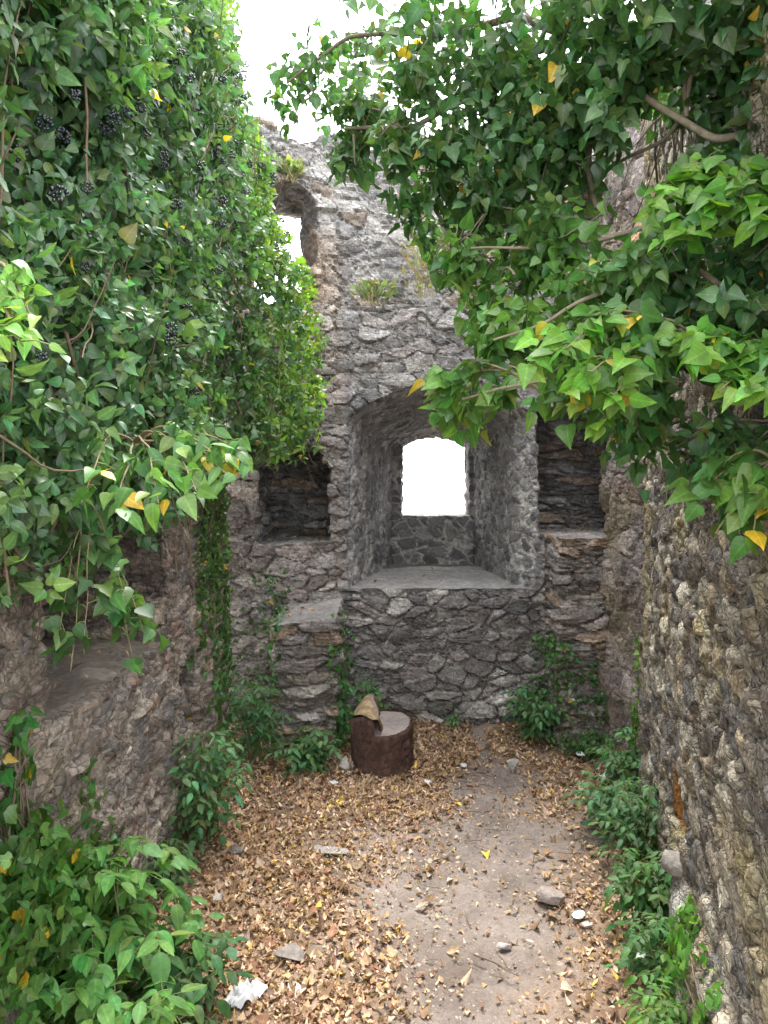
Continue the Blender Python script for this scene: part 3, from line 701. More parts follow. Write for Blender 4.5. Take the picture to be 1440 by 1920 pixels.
def build_left_ivy():
    root = empty('ivy', (-1.05, 3.0, 1.9), 'great dark glossy ivy with black berry clusters cloaking the wall on the left', 'ivy')
    n = 9600
    y = rng.uniform(.9, 5.35, n); z = left_bottom(y) + rng.random(n) ** .9 * (1.9 + .68 * y + .35 - left_bottom(y))
    P3 = np.stack([y * 0, y, z], 1)
    keep = rng.random(n) < .56 + .95 * fbm(P3, 3.2, 405, 2); y, z = y[keep], z[keep]; n = len(y)
    dep = rng.exponential(.075, n)
    x = left_face(y, z) - dep
    lower = sstep(.35, 0, z - left_bottom(y)); x -= lower * .12 * rng.random(n)
    far = y > 5.0; x = np.where(far, x - rng.random(n) * .3, x)
    z += rng.normal(0, .04, n)
    C = np.stack([x, y, z], 1)
    A = norm(np.stack([np.full(n, .75), np.full(n, -.55), np.full(n, .30)], 1) + .75 * rng.normal(size=(n, 3)))
    # a fringe of shoots that lean out of the far edge and the top
    p, d, nn, s, i = rosettes(C, A, 8, .036, .062)
    yy = y[i]; t = tints(len(p), IVY_D, .34, .004)
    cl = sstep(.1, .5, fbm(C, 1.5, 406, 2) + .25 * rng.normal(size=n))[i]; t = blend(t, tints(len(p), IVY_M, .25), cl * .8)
    young = sstep(3.8, 4.9, yy) * sstep(.25, .6, rng.random(n)[i] + .25 * sstep(4.5, 5.2, yy) - 2.0 * dep[i])  # young leaves at the far edge, its sunlit glow painted into their tint
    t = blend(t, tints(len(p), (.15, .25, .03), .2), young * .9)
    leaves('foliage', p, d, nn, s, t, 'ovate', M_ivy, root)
    # inner, shaded broad leaves so the mass has body
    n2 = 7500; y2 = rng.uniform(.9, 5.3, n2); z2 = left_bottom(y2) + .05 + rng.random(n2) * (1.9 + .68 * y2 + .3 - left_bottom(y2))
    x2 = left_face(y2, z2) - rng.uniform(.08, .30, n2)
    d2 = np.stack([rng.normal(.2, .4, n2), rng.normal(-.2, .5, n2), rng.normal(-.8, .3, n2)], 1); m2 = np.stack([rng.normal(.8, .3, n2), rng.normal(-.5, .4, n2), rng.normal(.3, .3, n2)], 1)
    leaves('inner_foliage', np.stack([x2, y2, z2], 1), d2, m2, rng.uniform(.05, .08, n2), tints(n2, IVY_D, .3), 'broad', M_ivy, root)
    T = Tubes()
    for k in range(300):
        yy = rng.uniform(1.0, 5.2); b = left_bottom(np.array([yy]))[0]
        z0 = rng.uniform(b - .1, 1.9 + .6 * yy); x0 = left_face(np.array([yy]), np.array([z0]))[0] - rng.uniform(.02, .16)
        e = np.array([x0 + rng.uniform(-.1, .12), yy + rng.normal(0, .22), z0 + rng.normal(.05, .3)])
        T.add(curve_pts((x0, yy, z0), e, rng.uniform(-.08, .05), 9, .08), rng.uniform(.002, .005), .0014, 5, np.array((.13, .095, .06)) * rng.uniform(.5, 1.3))
    for k in range(16):     # thick old stems on the wall
        yy = rng.uniform(1.3, 5.0)
        T.add(curve_pts((-1.09, yy, rng.uniform(1.95, 2.2) if 2.2 < yy < 3.9 else rng.uniform(.7, 1.3)), (-1.12, yy + rng.normal(0, .3), 4.4), 0, 16, .03), rng.uniform(.008, .02), .008, 6, (.17, .13, .09))
    T.build('stems', M_stem, root)
    me = berry_mesh(); base = np.array(root.location)
    for k in range(92):
        yy = rng.uniform(1.25, 4.6) if k % 4 else rng.uniform(4.2, 5.1)
        zz = left_bottom(np.array([yy]))[0] + .35 + rng.random() ** .8 * (1.85 + .6 * yy - left_bottom(np.array([yy]))[0] - .35)
        xx = left_face(np.array([yy]), np.array([zz]))[0] + rng.uniform(-.03, .05)
        o = bpy.data.objects.new('berry_cluster', me); COL.objects.link(o); o.parent = root
        o.location = tuple(np.array([xx, yy, zz]) - base); o.rotation_euler = tuple(rng.uniform(0, 6, 3)); s_ = rng.uniform(.85, 1.3); o.scale = (s_,) * 3

# ---- sprays: shoots that carry leaves along bent twigs
def spray_thing(name, label, cat, anchor, tips, nl, smin, smax, base, shape='broad', mat=None, var=.22, group=None, yellow=.0, tw=(.004, .0015), droop=.35, sag=.05, tipb=None, spread_r=.05, t0=.35):
    root = empty(name, anchor, label, cat, group)
    T = Tubes(); P, D, N, S, TT = [], [], [], [], []
    for tip in tips:
        path = curve_pts(anchor, tip, sag + rng.normal(0, .02), 12, .05)
        T.add(path, tw[0], tw[1], 6, (.17, .135, .075))
        m = nl
        tt = rng.uniform(t0, 1.0, m) ** .7; ix = np.clip((tt * 11).astype(int), 0, 10); fr = (tt * 11 - ix)[:, None]
        p = path[ix] * (1 - fr) + path[ix + 1] * fr
        off = rand_unit(m) * rng.uniform(.01, spread_r, m)[:, None]; off[:, 2] *= .6
        dr = norm(path[-1] - path[-3])
        az = rng.uniform(0, 6.28, m)
        d = np.stack([np.cos(az), np.sin(az) * .8 - .25, rng.normal(-.05, .25, m)], 1) + off / spread_r * .5 + dr * .35 + np.array([0, 0, -droop]) * rng.uniform(.1, 1.2, m)[:, None]
        nn = np.array([-.12, -.55, .75]) + .38 * rng.normal(size=(m, 3))
        q = p + off
        P.append(q); D.append(d); N.append(nn); S.append(rng.uniform(smin, smax, m)); TT.append(tt)
        for k in range(m):
            if rng.random() < .5: T.add([p[k], (p[k] + q[k]) / 2 + np.array([0, 0, .004]), q[k]], .0016, .0012, 4, (.12, .15, .05))
    P, D, N, S, TT = [np.concatenate(a) for a in (P, D, N, S, TT)]
    t = tints(len(P), base, var, yellow)
    if tipb is not None: t = blend(t, tints(len(P), tipb, var * .7, yellow), sstep(.55, 1.0, TT + .12 * rng.normal(size=len(TT))))
    leaves('foliage', P, D, N, S, t, shape, mat or M_young, root); T.build('stem', M_stem, root)
    return root

# ---- the overhanging ivy on the right: limbs, twigs and hanging leaves
BLOBS = [  # u, v, distance, ru, rv (pixels), depth radius, whorls
    (600, 130, 3.0, 85, 90, .30, 30), (520, 175, 3.1, 40, 28, .15, 7), (680, 50, 2.9, 110, 70, .35, 22), (660, 225, 2.8, 62, 70, .25, 42), (640, 285, 2.7, 32, 28, .12, 12),
    (760, 180, 2.7, 85, 85, .35, 46), (830, 60, 2.5, 140, 80, .4, 40), (730, 270, 2.6, 45, 38, .2, 20), (900, 200, 2.5, 100, 110, .4, 70), (830, 290, 2.5, 60, 50, .25, 38),
    (780, 395, 2.7, 66, 42, .22, 24), (870, 370, 2.5, 75, 60, .3, 38), (960, 330, 2.4, 90, 110, .35, 74), (850, 480, 2.4, 50, 60, .22, 24), (900, 545, 2.3, 40, 45, .18, 15), (950, 470, 2.4, 70, 75, .3, 36),
    (1010, 90, 2.3, 140, 110, .45, 100), (1050, 250, 2.3, 90, 120, .4, 120), (1200, 60, 2.1, 150, 80, .45, 130), (1380, 70, 2.0, 110, 90, .4, 90), (1130, 180, 2.4, 60, 90, .3, 40),
    (1040, 440, 2.2, 65, 60, .28, 40), (980, 600, 2.1, 90, 55, .22, 42), (930, 630, 2.1, 45, 45, .2, 26), (1090, 560, 2.1, 75, 75, .28, 44), (1200, 500, 2.0, 90, 90, .3, 66), (1330, 600, 1.9, 110, 75, .3, 60),
    (1180, 780, 2.0, 85, 60, .22, 44), (1360, 830, 1.8, 90, 60, .22, 48), (1400, 480, 1.9, 70, 90, .25, 44), (1390, 260, 2.1, 70, 60, .25, 34), (1290, 560, 2.2, 90, 90, .25, 40),
    (1425, 330, 2.0, 60, 70, .2, 30), (1425, 170, 1.95, 60, 90, .2, 34), (1330, 150, 2.3, 90, 80, .3, 40),
    (1000, -190, 2.3, 200, 110, .45, 90), (1250, -200, 2.0, 180, 110, .45, 90), (780, -170, 2.7, 120, 80, .4, 40), (1350, -420, 1.7, 220, 150, .5, 80), (1050, -480, 1.9, 220, 150, .5, 80),  # unseen ivy carried on above the view, added to shade the growth below
    (860, 745, 2.2, 60, 28, .14, 18), (1060, 700, 1.9, 90, 55, .2, 40),
]

def build_right_ivy():
    root = empty('overhanging_ivy', (1.5, 2.6, 2.6), 'overhanging ivy on the right whose woody limbs spread dark leaves across the sky', 'ivy')
    C, A, DD = [], [], []
    for (u, v, d, ru, rv, rd, n) in BLOBS:
        c = at(u, v, d); n = int(n * 1.2)
        q = rand_unit(n) * rng.random(n)[:, None] ** .42
        hub = rand_unit(max(n // 9, 2)) * rng.random((max(n // 9, 2), 1)) ** .4
        q = np.where(rng.random((n, 1)) < .7, hub[rng.integers(0, len(hub), n)] + .22 * rng.normal(size=(n, 3)), q)
        p = c + q * np.array([ru / F * d, rd, rv / F * d])
        C.append(p); A.append(q * .7 + np.array([-.35, -.35, .25])); DD.append(np.full(n, d))
    C = np.concatenate(C); A = np.concatenate(A) + .45 * rng.normal(size=(len(C), 3))
    p, dd, nn, s, i = rosettes(C, A, 6, .044, .070, droop=.9, spread=(45, 120), reach=.12, wild=.5)
    t = tints(len(p), (.050, .108, .036), .3, .010, (.45, .30, .04))
    lum = sstep(.3, .7, fbm(C, 2.3, 420, 2))[i]; t = blend(t, tints(len(p), IVY_M, .2), lum * .6)
    thin = sstep(2.9, 2.5, C[:, 2]) * sstep(.75, .4, C[:, 0]); t = blend(t, tints(len(p), (.085, .18, .035), .25), (thin[i] * .75))
    leaves('foliage', p, dd, nn, s, t, 'broad', M_ivy, root)
    T = Tubes(); br = np.array((.15, .125, .085))
    def limb(px, r0, r1, col=1.0, sag=0, wob=.02, nn_=14):
        pts = np.array([at(*q) for q in px]); tt = np.linspace(0, len(pts) - 1, nn_ * (len(pts) - 1))
        P = np.stack([np.interp(tt, np.arange(len(pts)), pts[:, k]) for k in range(3)], 1)
        for _ in range(5): P[1:-1] = (P[:-2] + P[1:-1] * 2 + P[2:]) / 4
        P = (P - [0, 0, EYE]) * .93 + [0, 0, EYE]
        P += wob * np.stack([vnoise(P, 6, 430 + k) for k in range(3)], 1)
        T.add(P, r0, r1, 8, br * col)
    limb([(1500, 330, 2.3), (1415, 210, 2.3), (1405, 90, 2.35), (1440, -80, 2.4)], .030, .024)
    limb([(1470, 420, 2.2), (1445, 250, 2.2), (1440, 60, 2.25), (1400, -120, 2.3)], .022, .016, .8)
    limb([(1400, 120, 2.4), (1200, 60, 2.5), (1010, 80, 2.6), (900, 170, 2.7), (780, 240, 2.8), (640, 240, 2.9)], .022, .005)
    limb([(1100, 60, 2.55), (960, 30, 2.7), (800, 60, 2.9), (650, 60, 3.0), (540, 150, 3.1)], .016, .004)
    limb([(1095, 60, 2.5), (1108, 180, 2.5), (1105, 300, 2.5), (1118, 392, 2.5)], .011, .009, 1.3, wob=.006)
    limb([(1120, 80, 2.4), (1180, 160, 2.35), (1260, 210, 2.3), (1330, 258, 2.25), (1430, 250, 2.25)], .008, .012, 1.4)
    limb([(1285, 215, 2.3), (1300, 130, 2.3), (1380, 90, 2.3)], .007, .010, 1.2)
    limb([(1285, 150, 2.3), (1290, 200, 2.3), (1240, 260, 2.4), (1180, 300, 2.5), (1050, 400, 2.5), (890, 380, 2.6)], .008, .003)
    limb([(1420, 440, 2.0), (1230, 430, 2.2), (1110, 460, 2.3), (1000, 470, 2.4), (880, 465, 2.4)], .009, .003, 1.2)
    limb([(1440, 590, 1.9), (1250, 470, 2.1), (1120, 560, 2.1), (1030, 610, 2.1), (930, 640, 2.1)], .009, .003, 1.2)
    limb([(1440, 640, 1.9), (1300, 620, 2.0), (1180, 680, 2.0), (1000, 730, 2.05), (860, 745, 2.2)], .009, .003, 1.2)
    limb([(1300, 130, 2.6), (1320, 260, 2.55), (1290, 420, 2.5), (1320, 600, 2.4)], .014, .008, .8)
    for k in range(190):
        b = BLOBS[rng.integers(0, len(BLOBS))]; c = at(b[0], b[1], b[2]); rad = np.array([b[3] / F * b[2], b[5], b[4] / F * b[2]])
        a = c + rand_unit(1)[0] * rad * .9 + np.array([.08, .05, .04]); e = c + rand_unit(1)[0] * rad
        T.add(curve_pts(a, e, rng.normal(0, .02), 8, .06), rng.uniform(.002, .005), .0015, 5, br * rng.uniform(.6, 1.4))
    for k in range(70):     # the mat of dead stems and rootlets on the wall top
        u0 = rng.uniform(1230, 1400); a = at(u0, rng.uniform(40, 200), rng.uniform(2.5, 2.9)); e = at(u0 + rng.normal(20, 60), rng.uniform(260, 480), rng.uniform(2.4, 2.9))
        T.add(curve_pts(a, e, rng.normal(0, .03), 10, .05), rng.uniform(.002, .006), .002, 5, br * rng.uniform(.5, 1.2))
    T.build('limbs', M_stem, root)

def build_sprays():
    g = 'bright young ivy sprays'
    spray_thing('ivy_spray', 'bright green ivy spray fanning over the right wall below the dark limbs', 'ivy spray', at(1470, 400, 1.75),
                [at(1225, 385, 1.75), at(1290, 320, 1.8), at(1375, 340, 1.7), at(1330, 400, 1.6), at(1415, 420, 1.55), at(1260, 440, 1.65), at(1240, 350, 1.8), at(1390, 370, 1.6)],
                30, .038, .062, (.05, .12, .026), yellow=.01, tipb=(.105, .225, .026), group=g)
    spray_thing('ivy_spray', 'bright green ivy spray hanging in front of the right niche', 'ivy spray', at(1330, 660, 1.75),
                [at(1000, 690, 1.6), at(1060, 655, 1.6), at(1110, 700, 1.5), at(1180, 670, 1.6), at(1150, 740, 1.5), at(1060, 745, 1.55), at(1130, 800, 1.6), at(1020, 640, 1.65)],
                29, .038, .060, (.046, .11, .024), yellow=.02, tipb=(.105, .225, .026), group=g)
    spray_thing('ivy_spray', 'bright green ivy spray at the photo edge beside the right wall', 'ivy spray', at(1500, 720, 1.6),
                [at(1300, 690, 1.5), at(1350, 735, 1.45), at(1410, 680, 1.5), at(1420, 750, 1.4), at(1290, 640, 1.6)],
                28, .038, .060, (.05, .12, .026), tipb=(.105, .225, .026), yellow=.01, group=g)
    spray_thing('ivy_spray', 'thin ivy twig reaching leftward over the window arch', 'ivy spray', at(1010, 730, 1.95),
                [at(815, 715, 2.1), at(850, 750, 2.1), at(905, 770, 2.05), at(800, 745, 2.1), at(930, 735, 2.0)], 12, .045, .07, (.055, .13, .03), yellow=.03, tipb=(.10, .2, .04), group=g)
    spray_thing('ivy_spray', 'drooping ivy sprig with one yellow leaf against the bare buff wall', 'ivy spray', at(1460, 880, 1.6),
                [at(1290, 940, 1.6), at(1340, 1000, 1.6), at(1385, 960, 1.55), at(1410, 1020, 1.5), at(1420, 930, 1.5), at(1330, 930, 1.6)], 11, .045, .066, (.07, .15, .03), yellow=.03, group=g, spread_r=.04)
    spray_thing('ivy_spray', 'tuft of pale green ivy leaves at the left edge of the dark ivy', 'ivy spray', at(-60, 560, 1.2),
                [at(30, 620, 1.15), at(60, 600, 1.15), at(10, 660, 1.12), at(45, 650, 1.1)], 20, .026, .040, (.09, .2, .04), shape='ovate', tipb=(.16, .30, .06), group=g)
    spray_thing('ivy_spray', 'dangling ivy strands hanging before the ledged recess in the brown wall', 'ivy spray', at(165, 930, 1.95),
                [at(130, 1260, 1.8), at(115, 1180, 1.8), at(160, 1230, 1.8), at(270, 1190, 1.95), at(235, 1120, 1.9), at(250, 1230, 1.95)], 17, .04, .062, (.045, .10, .03), droop=.9, group=g, sag=.02, spread_r=.05, t0=.03, tw=(.0025, .0012))
    spray_thing('ivy_spray', 'yellow-tipped ivy spray along the lower fringe of the dark ivy', 'ivy spray', at(250, 830, 2.0),
                [at(470, 870, 1.9), at(430, 890, 1.8), at(370, 920, 1.7), at(300, 950, 1.65), at(220, 960, 1.6), at(400, 850, 1.8), at(150, 940, 1.6)], 18, .04, .062, (.05, .115, .034), shape='ovate', yellow=.04, tipb=(.085, .18, .04), droop=.7, group=g)

# ---- creepers that cling to the walls
def creeper(name, label, wall, test, n, smin, smax, base, shape='lobed', group='creepers on the walls', seed=0, mat=None, lift=.02, stems=30):
    V, N = walls[wall]; idx = np.where(test(V))[0]
    dn = .5 + .9 * fbm(V[idx], (5, 5, 2.2), 500 + seed, 3)
    idx = idx[rng.random(len(idx)) < np.clip(dn, .02, 1) ** 2]
    idx = rng.choice(idx, min(n, len(idx)), replace=False)
    P, Nn = V[idx], N[idx]; m = len(P)
    Nn = norm(Nn + np.array([0, -.15, .15]) + .45 * rng.normal(size=(m, 3)))
    D = np.stack([rng.normal(0, .5, m), rng.normal(0, .5, m), rng.normal(-.75, .4, m)], 1)
    root = empty(name, P.mean(0) * np.array([1, 1, 0]) + np.array([0, 0, P[:, 2].min()]), label, 'creeper', group)
    leaves('foliage', P + Nn * rng.uniform(.004, lift * 2, m)[:, None], D, Nn, rng.uniform(smin, smax, m), tints(m, base, .3, .01), shape, mat or M_ivy, root)
    if stems:
        T = Tubes()
        for k in range(stems):
            a = P[rng.integers(0, m)]; near = np.where(np.abs(P - a).sum(1) < .45)[0]; b = P[rng.choice(near)]
            T.add(curve_pts(a + N[idx[0]] * .012, b + N[idx[0]] * .012, 0, 7, .06), .003, .002, 5, (.17, .12, .08))
        T.build('stem', M_stem, root)

def W(u, y): return (u - 720) / F * y

def pix(V): return 720 + V[:, 0] / V[:, 1] * F, HOR + (EYE - V[:, 2]) / V[:, 1] * F

def build_creepers():
    creeper('creeper', 'small-leaved creeper draping the end of the brown wall beside the dark niche', 'left',
            lambda V: (V[:, 1] > 4.25) & (V[:, 0] > -1.2) & (V[:, 2] > .95) & (V[:, 2] < 2.15), 1700, .022, .042, (.065, .13, .035), seed=1)
    creeper('creeper', 'narrow ivy strip climbing the brown wall below the near end of its ledge', 'left',
            lambda V: (np.abs(V[:, 1] - 2.25 + .1 * V[:, 2]) < .11) & (V[:, 0] > -1.25) & (V[:, 2] < 1.25), 420, .03, .055, (.05, .12, .03), seed=2)
    creeper('creeper', 'ivy strand on the brown wall under the middle of its ledge', 'left',
            lambda V: (np.abs(V[:, 1] - 2.86 + .12 * V[:, 2]) < .10) & (V[:, 0] > -1.25) & (V[:, 2] < .95), 330, .03, .05, (.06, .14, .035), seed=3)
    creeper('creeper', 'loose ivy patches on the brown wall beyond its ledge', 'left',
            lambda V: (V[:, 1] > 3.95) & (V[:, 0] > -1.2) & (V[:, 2] < 1.0), 700, .028, .05, (.06, .14, .04), seed=4)
    creeper('creeper', 'dense ivy sheet over the near foot of the brown wall', 'left',
            lambda V: (V[:, 1] > 1.6) & (V[:, 1] < 3.0) & (V[:, 0] > -1.25) & (V[:, 2] < 1.12 - .62 * (V[:, 1] - 1.6) + .35 * vnoise(V, 3.5, 520)), 4000, .035, .062, (.06, .14, .03), seed=5, lift=.07)
    creeper('creeper', 'ivy hanging behind the broken pier in the corner', 'window',
            lambda V: (V[:, 0] < -.72) & (V[:, 0] > -1.2) & (V[:, 1] < 5.9) & (V[:, 2] < 1.25), 600, .025, .045, (.05, .12, .04), seed=6)
    creeper('creeper', 'ivy runner up the inner side of the broken pier', 'window',
            lambda V: (V[:, 0] > -.37) & (V[:, 0] < -.16) & (V[:, 1] < 5.85) & (V[:, 2] < .95), 330, .028, .048, (.07, .16, .05), seed=7)
    creeper('creeper', 'ivy runner up the edge of the stone block below the right niche', 'window',
            lambda V: (V[:, 0] > 1.12) & (V[:, 0] < 1.34) & (V[:, 1] < 5.85) & (V[:, 2] < .75), 380, .026, .045, (.07, .16, .045), seed=8)
    creeper('creeper', 'sparse ivy sprigs on the front of the stone block', 'window',
            lambda V: (V[:, 0] > 1.34) & (V[:, 0] < 1.62) & (V[:, 1] < 5.5) & (V[:, 2] < .62), 170, .026, .045, (.065, .15, .05), seed=9)
    creeper('creeper', 'thin ivy line running up the corner of the buff wall', 'right',
            lambda V: (np.abs(V[:, 1] - 4.62) < .10) & (V[:, 2] < 1.0) & (V[:, 0] < 1.75), 360, .025, .042, (.10, .22, .035), seed=10)
    creeper('creeper', 'ivy tuft at the lower right edge of the buff wall', 'right',
            lambda V: (V[:, 1] < 2.75) & (V[:, 1] > 2.2) & (V[:, 2] < .42) & (V[:, 0] < 1.3), 420, .03, .055, (.10, .22, .04), seed=11)

# ---- herbs and saplings
def herb(name, label, root_xy, height, spread, nstem, rl, leaflet, pairs, base, seed=0, lean=(0, 0), mat=None, up=.5, group='leafy plants along the walls', nleaf=8, shape='ellip', var=.2, tip=None):
    x0, y0 = root_xy; z0 = float(ground_h(np.array([x0]), np.array([y0]))[0])
    root = empty(name, (x0, y0, z0), label, 'plant', group)
    T = Tubes(); P, D, N, S = [], [], [], []
    for k in range(nstem):
        a = rng.uniform(0, 6.283); rr = rng.random() ** .6
        b = np.array([x0 + rng.normal(0, spread * .18), y0 + rng.normal(0, spread * .18), z0 - .02])
        hh = height * rng.uniform(.55, 1.05) * (1 - .35 * rr)
        e = np.array([x0 + math.cos(a) * rr * spread + lean[0], y0 + math.sin(a) * rr * spread + lean[1], z0 + hh])
        path = curve_pts(b, e, hh * .22, 10, .03); T.add(path, .0045, .0018, 5, (.10, .13, .05))
        for j in range(nleaf):
            t = .06 + .94 * (j + 1) / nleaf; ix = min(int(t * 9), 8); p = path[ix] + (path[ix + 1] - path[ix]) * (t * 9 - ix)
            ph = a + j * 2.4 + rng.normal(0, .3)
            d = norm(np.array([math.cos(ph), math.sin(ph), rng.uniform(.0, .7) * up]))
            L = rl * rng.uniform(.7, 1.15); q = p + d * L; q[2] -= L * .22
            rp = curve_pts(p, q, L * .12, 7); T.add(rp, .0016, .001, 4, (.12, .16, .06))
            dd = norm(rp[-1] - rp[0]); side = norm(np.cross(dd, [0, 0, 1.0])); nn = np.cross(side, dd)
            nn = nn + .16 * rng.normal(size=3)
            for m in range(pairs):
                tt = .35 + .6 * m / max(pairs - .5, 1); pm = rp[int(tt * 6)]
                for s in (-1, 1):
                    P.append(pm); D.append(side * s * .9 + dd * .55 + np.array([0, 0, -.18]) + .1 * rng.normal(size=3)); N.append(nn + .1 * rng.normal(size=3)); S.append(leaflet * rng.uniform(.75, 1.1) * (.8 + .3 * m / max(pairs, 1)))
            P.append(rp[-1]); D.append(dd + np.array([0, 0, -.2])); N.append(nn); S.append(leaflet * rng.uniform(.95, 1.25))
    P, D, N, S = np.array(P), np.array(D), np.array(N), np.array(S)
    t = tints(len(P), base, var)
    if tip is not None: t = blend(t, tints(len(P), tip, .15), sstep(.6, 1.0, (P[:, 2] - z0) / height))
    leaves('foliage', P, D, N, S, t, shape, mat or M_soft, root); T.build('stem', M_stem, root)

def G(u, v): p = on_ground(u, v); return (p[0], p[1])

def build_plants():
    herb('sapling', 'lush light green sapling with big paired leaves in the near left corner', (-.94, 2.62), .66, .30, 11, .16, .068, 3, HERB2, up=.5, lean=(.05, -.1), tip=(.12, .25, .06))
    herb('sapling', 'pale sapling with long drooping leaves at the bottom left edge', (-.95, 2.15), .52, .27, 8, .16, .085, 2, (.10, .22, .055), lean=(.12, .12), tip=(.14, .28, .07))
    herb('leafy_plant', 'dark leafy weed spilling onto the fallen leaves in the near left corner', (-.76, 2.62), .34, .24, 8, .11, .060, 2, (.055, .125, .045))
    herb('leafy_plant', 'bluish green bushy plant against the foot of the brown wall', (-.93, 3.85), .62, .24, 15, .13, .050, 2, HERB, lean=(.02, 0))
    herb('leafy_plant', 'low dark weed between the bushy plant and the brown wall', (-.98, 3.45), .22, .16, 6, .09, .045, 2, (.05, .115, .04))
    herb('leafy_plant', 'tall leafy plant in the dark gap between the brown wall and the broken pier', (-.86, 5.02), .80, .18, 14, .13, .05, 2, (.06, .14, .055))
    herb('leafy_plant', 'spreading low plant at the front of the broken pier', (-.50, 5.00), .28, .24, 11, .11, .055, 2, HERB)
    herb('leafy_plant', 'weak seedling rooted beside the tree stump and the pier', (-.29, 5.3), .55, .10, 8, .10, .045, 2, (.07, .16, .05))
    herb('leafy_plant', 'upright sprig rising behind the tree stump', (-.10, 5.62), .50, .08, 4, .10, .05, 2, (.08, .18, .06))
    herb('leafy_plant', 'bright leafy bush growing at the foot of the window wall beside the stone block', (1.10, 5.52), .46, .22, 15, .12, .052, 2, HERB)
    herb('leafy_plant', 'low ivy-like plant at the base of the stone block', (1.42, 5.25), .20, .26, 10, .09, .042, 2, (.055, .125, .04))
    herb('leafy_plant', 'tiny weed at the foot of the window wall', (.52, 5.72), .13, .05, 4, .05, .028, 1, HERB)
    herb('leafy_plant', 'feathery pale plant leaning over the path by the buff wall', (1.25, 4.12), .36, .22, 9, .13, .045, 3, (.085, .18, .08), lean=(-.06, -.05))
    herb('leafy_plant', 'bushy green plant with white litter caught in it beneath the buff wall corner', (1.46, 4.55), .36, .22, 12, .11, .046, 2, HERB)
    herb('leafy_plant', 'dense dark plant along the foot of the buff wall under its rusty hole', (1.24, 3.72), .42, .18, 13, .11, .046, 2, (.06, .135, .05))
    herb('leafy_plant', 'taller leafy plant pressed against the buff wall near the worn plaster', (1.12, 3.18), .42, .15, 11, .11, .05, 2, (.065, .15, .045))
    herb('leafy_plant', 'low mixed weed among pale stones beside the buff wall', (1.0, 2.85), .26, .18, 9, .09, .042, 2, (.065, .15, .05))
    herb('leafy_plant', 'bright weed tangle at the bottom right corner of the floor', (.98, 2.5), .20, .26, 12, .09, .042, 2, (.10, .21, .045))
    herb('leafy_plant', 'single sprig among dead leaves by the white tissue', (-.62, 2.62), .10, .05, 3, .05, .026, 1, (.07, .14, .05))
    herb('leafy_plant', 'leaf tuft sprouting from the hole in the brown wall', (-1.02, 4.1), .10, .12, 3, .05, .03, 1, (.055, .12, .04))
    # weeds and grass on the ledge and upper wall
    gl = 'weeds on the upper wall'
    for (u, v, d, h_, sp, lab) in ((790, 545, 6.0, .55, .16, 'dry pale grass clump standing on the wall ledge'), (700, 565, 6.0, .18, .18, 'short yellow green weeds on the ledge above the window wall'),
                                   (740, 345, 6.5, .22, .14, 'lime green weed growing near the top of the upper wall'), (545, 330, 6.1, .14, .10, 'small lime green weed over the upper window arch'),
                                   (1015, 465, 6.0, .35, .16, 'sunlit lime plant on the upper wall behind the dark leaves'), (850, 470, 6.3, .30, .2, 'lime green weed sprouting low on the upper wall')):
        p = at(u, v, d); root = empty('weed', p, lab, 'weed', gl); m = 130
        a = rng.uniform(0, 6.28, m); r_ = rng.random(m) * sp
        P = p + np.stack([np.cos(a) * r_, np.sin(a) * r_ * .5, rng.random(m) * h_ * .75], 1)
        D = np.stack([np.cos(a) * .5, np.sin(a) * .5 - .2, rng.uniform(.2, 1.2, m)], 1)
        leaves('foliage', P, D, np.array([0, -.6, .6]) + .5 * rng.normal(size=(m, 3)), rng.uniform(.035, .075, m), tints(m, (.19, .22, .10) if 'dry' not in lab else (.27, .25, .16), .2), 'ellip', M_soft, root)
        T = Tubes()
        for k in range(16): T.add(curve_pts(p + np.array([rng.normal(0, sp * .3), rng.normal(0, .04), -.05]), p + np.array([rng.normal(0, sp * .6), rng.normal(0, .06), h_ * rng.uniform(.5, 1.1)]), 0, 6, .05), .003, .0015, 4, (.30, .25, .13))
        T.build('stem', M_stem, root)

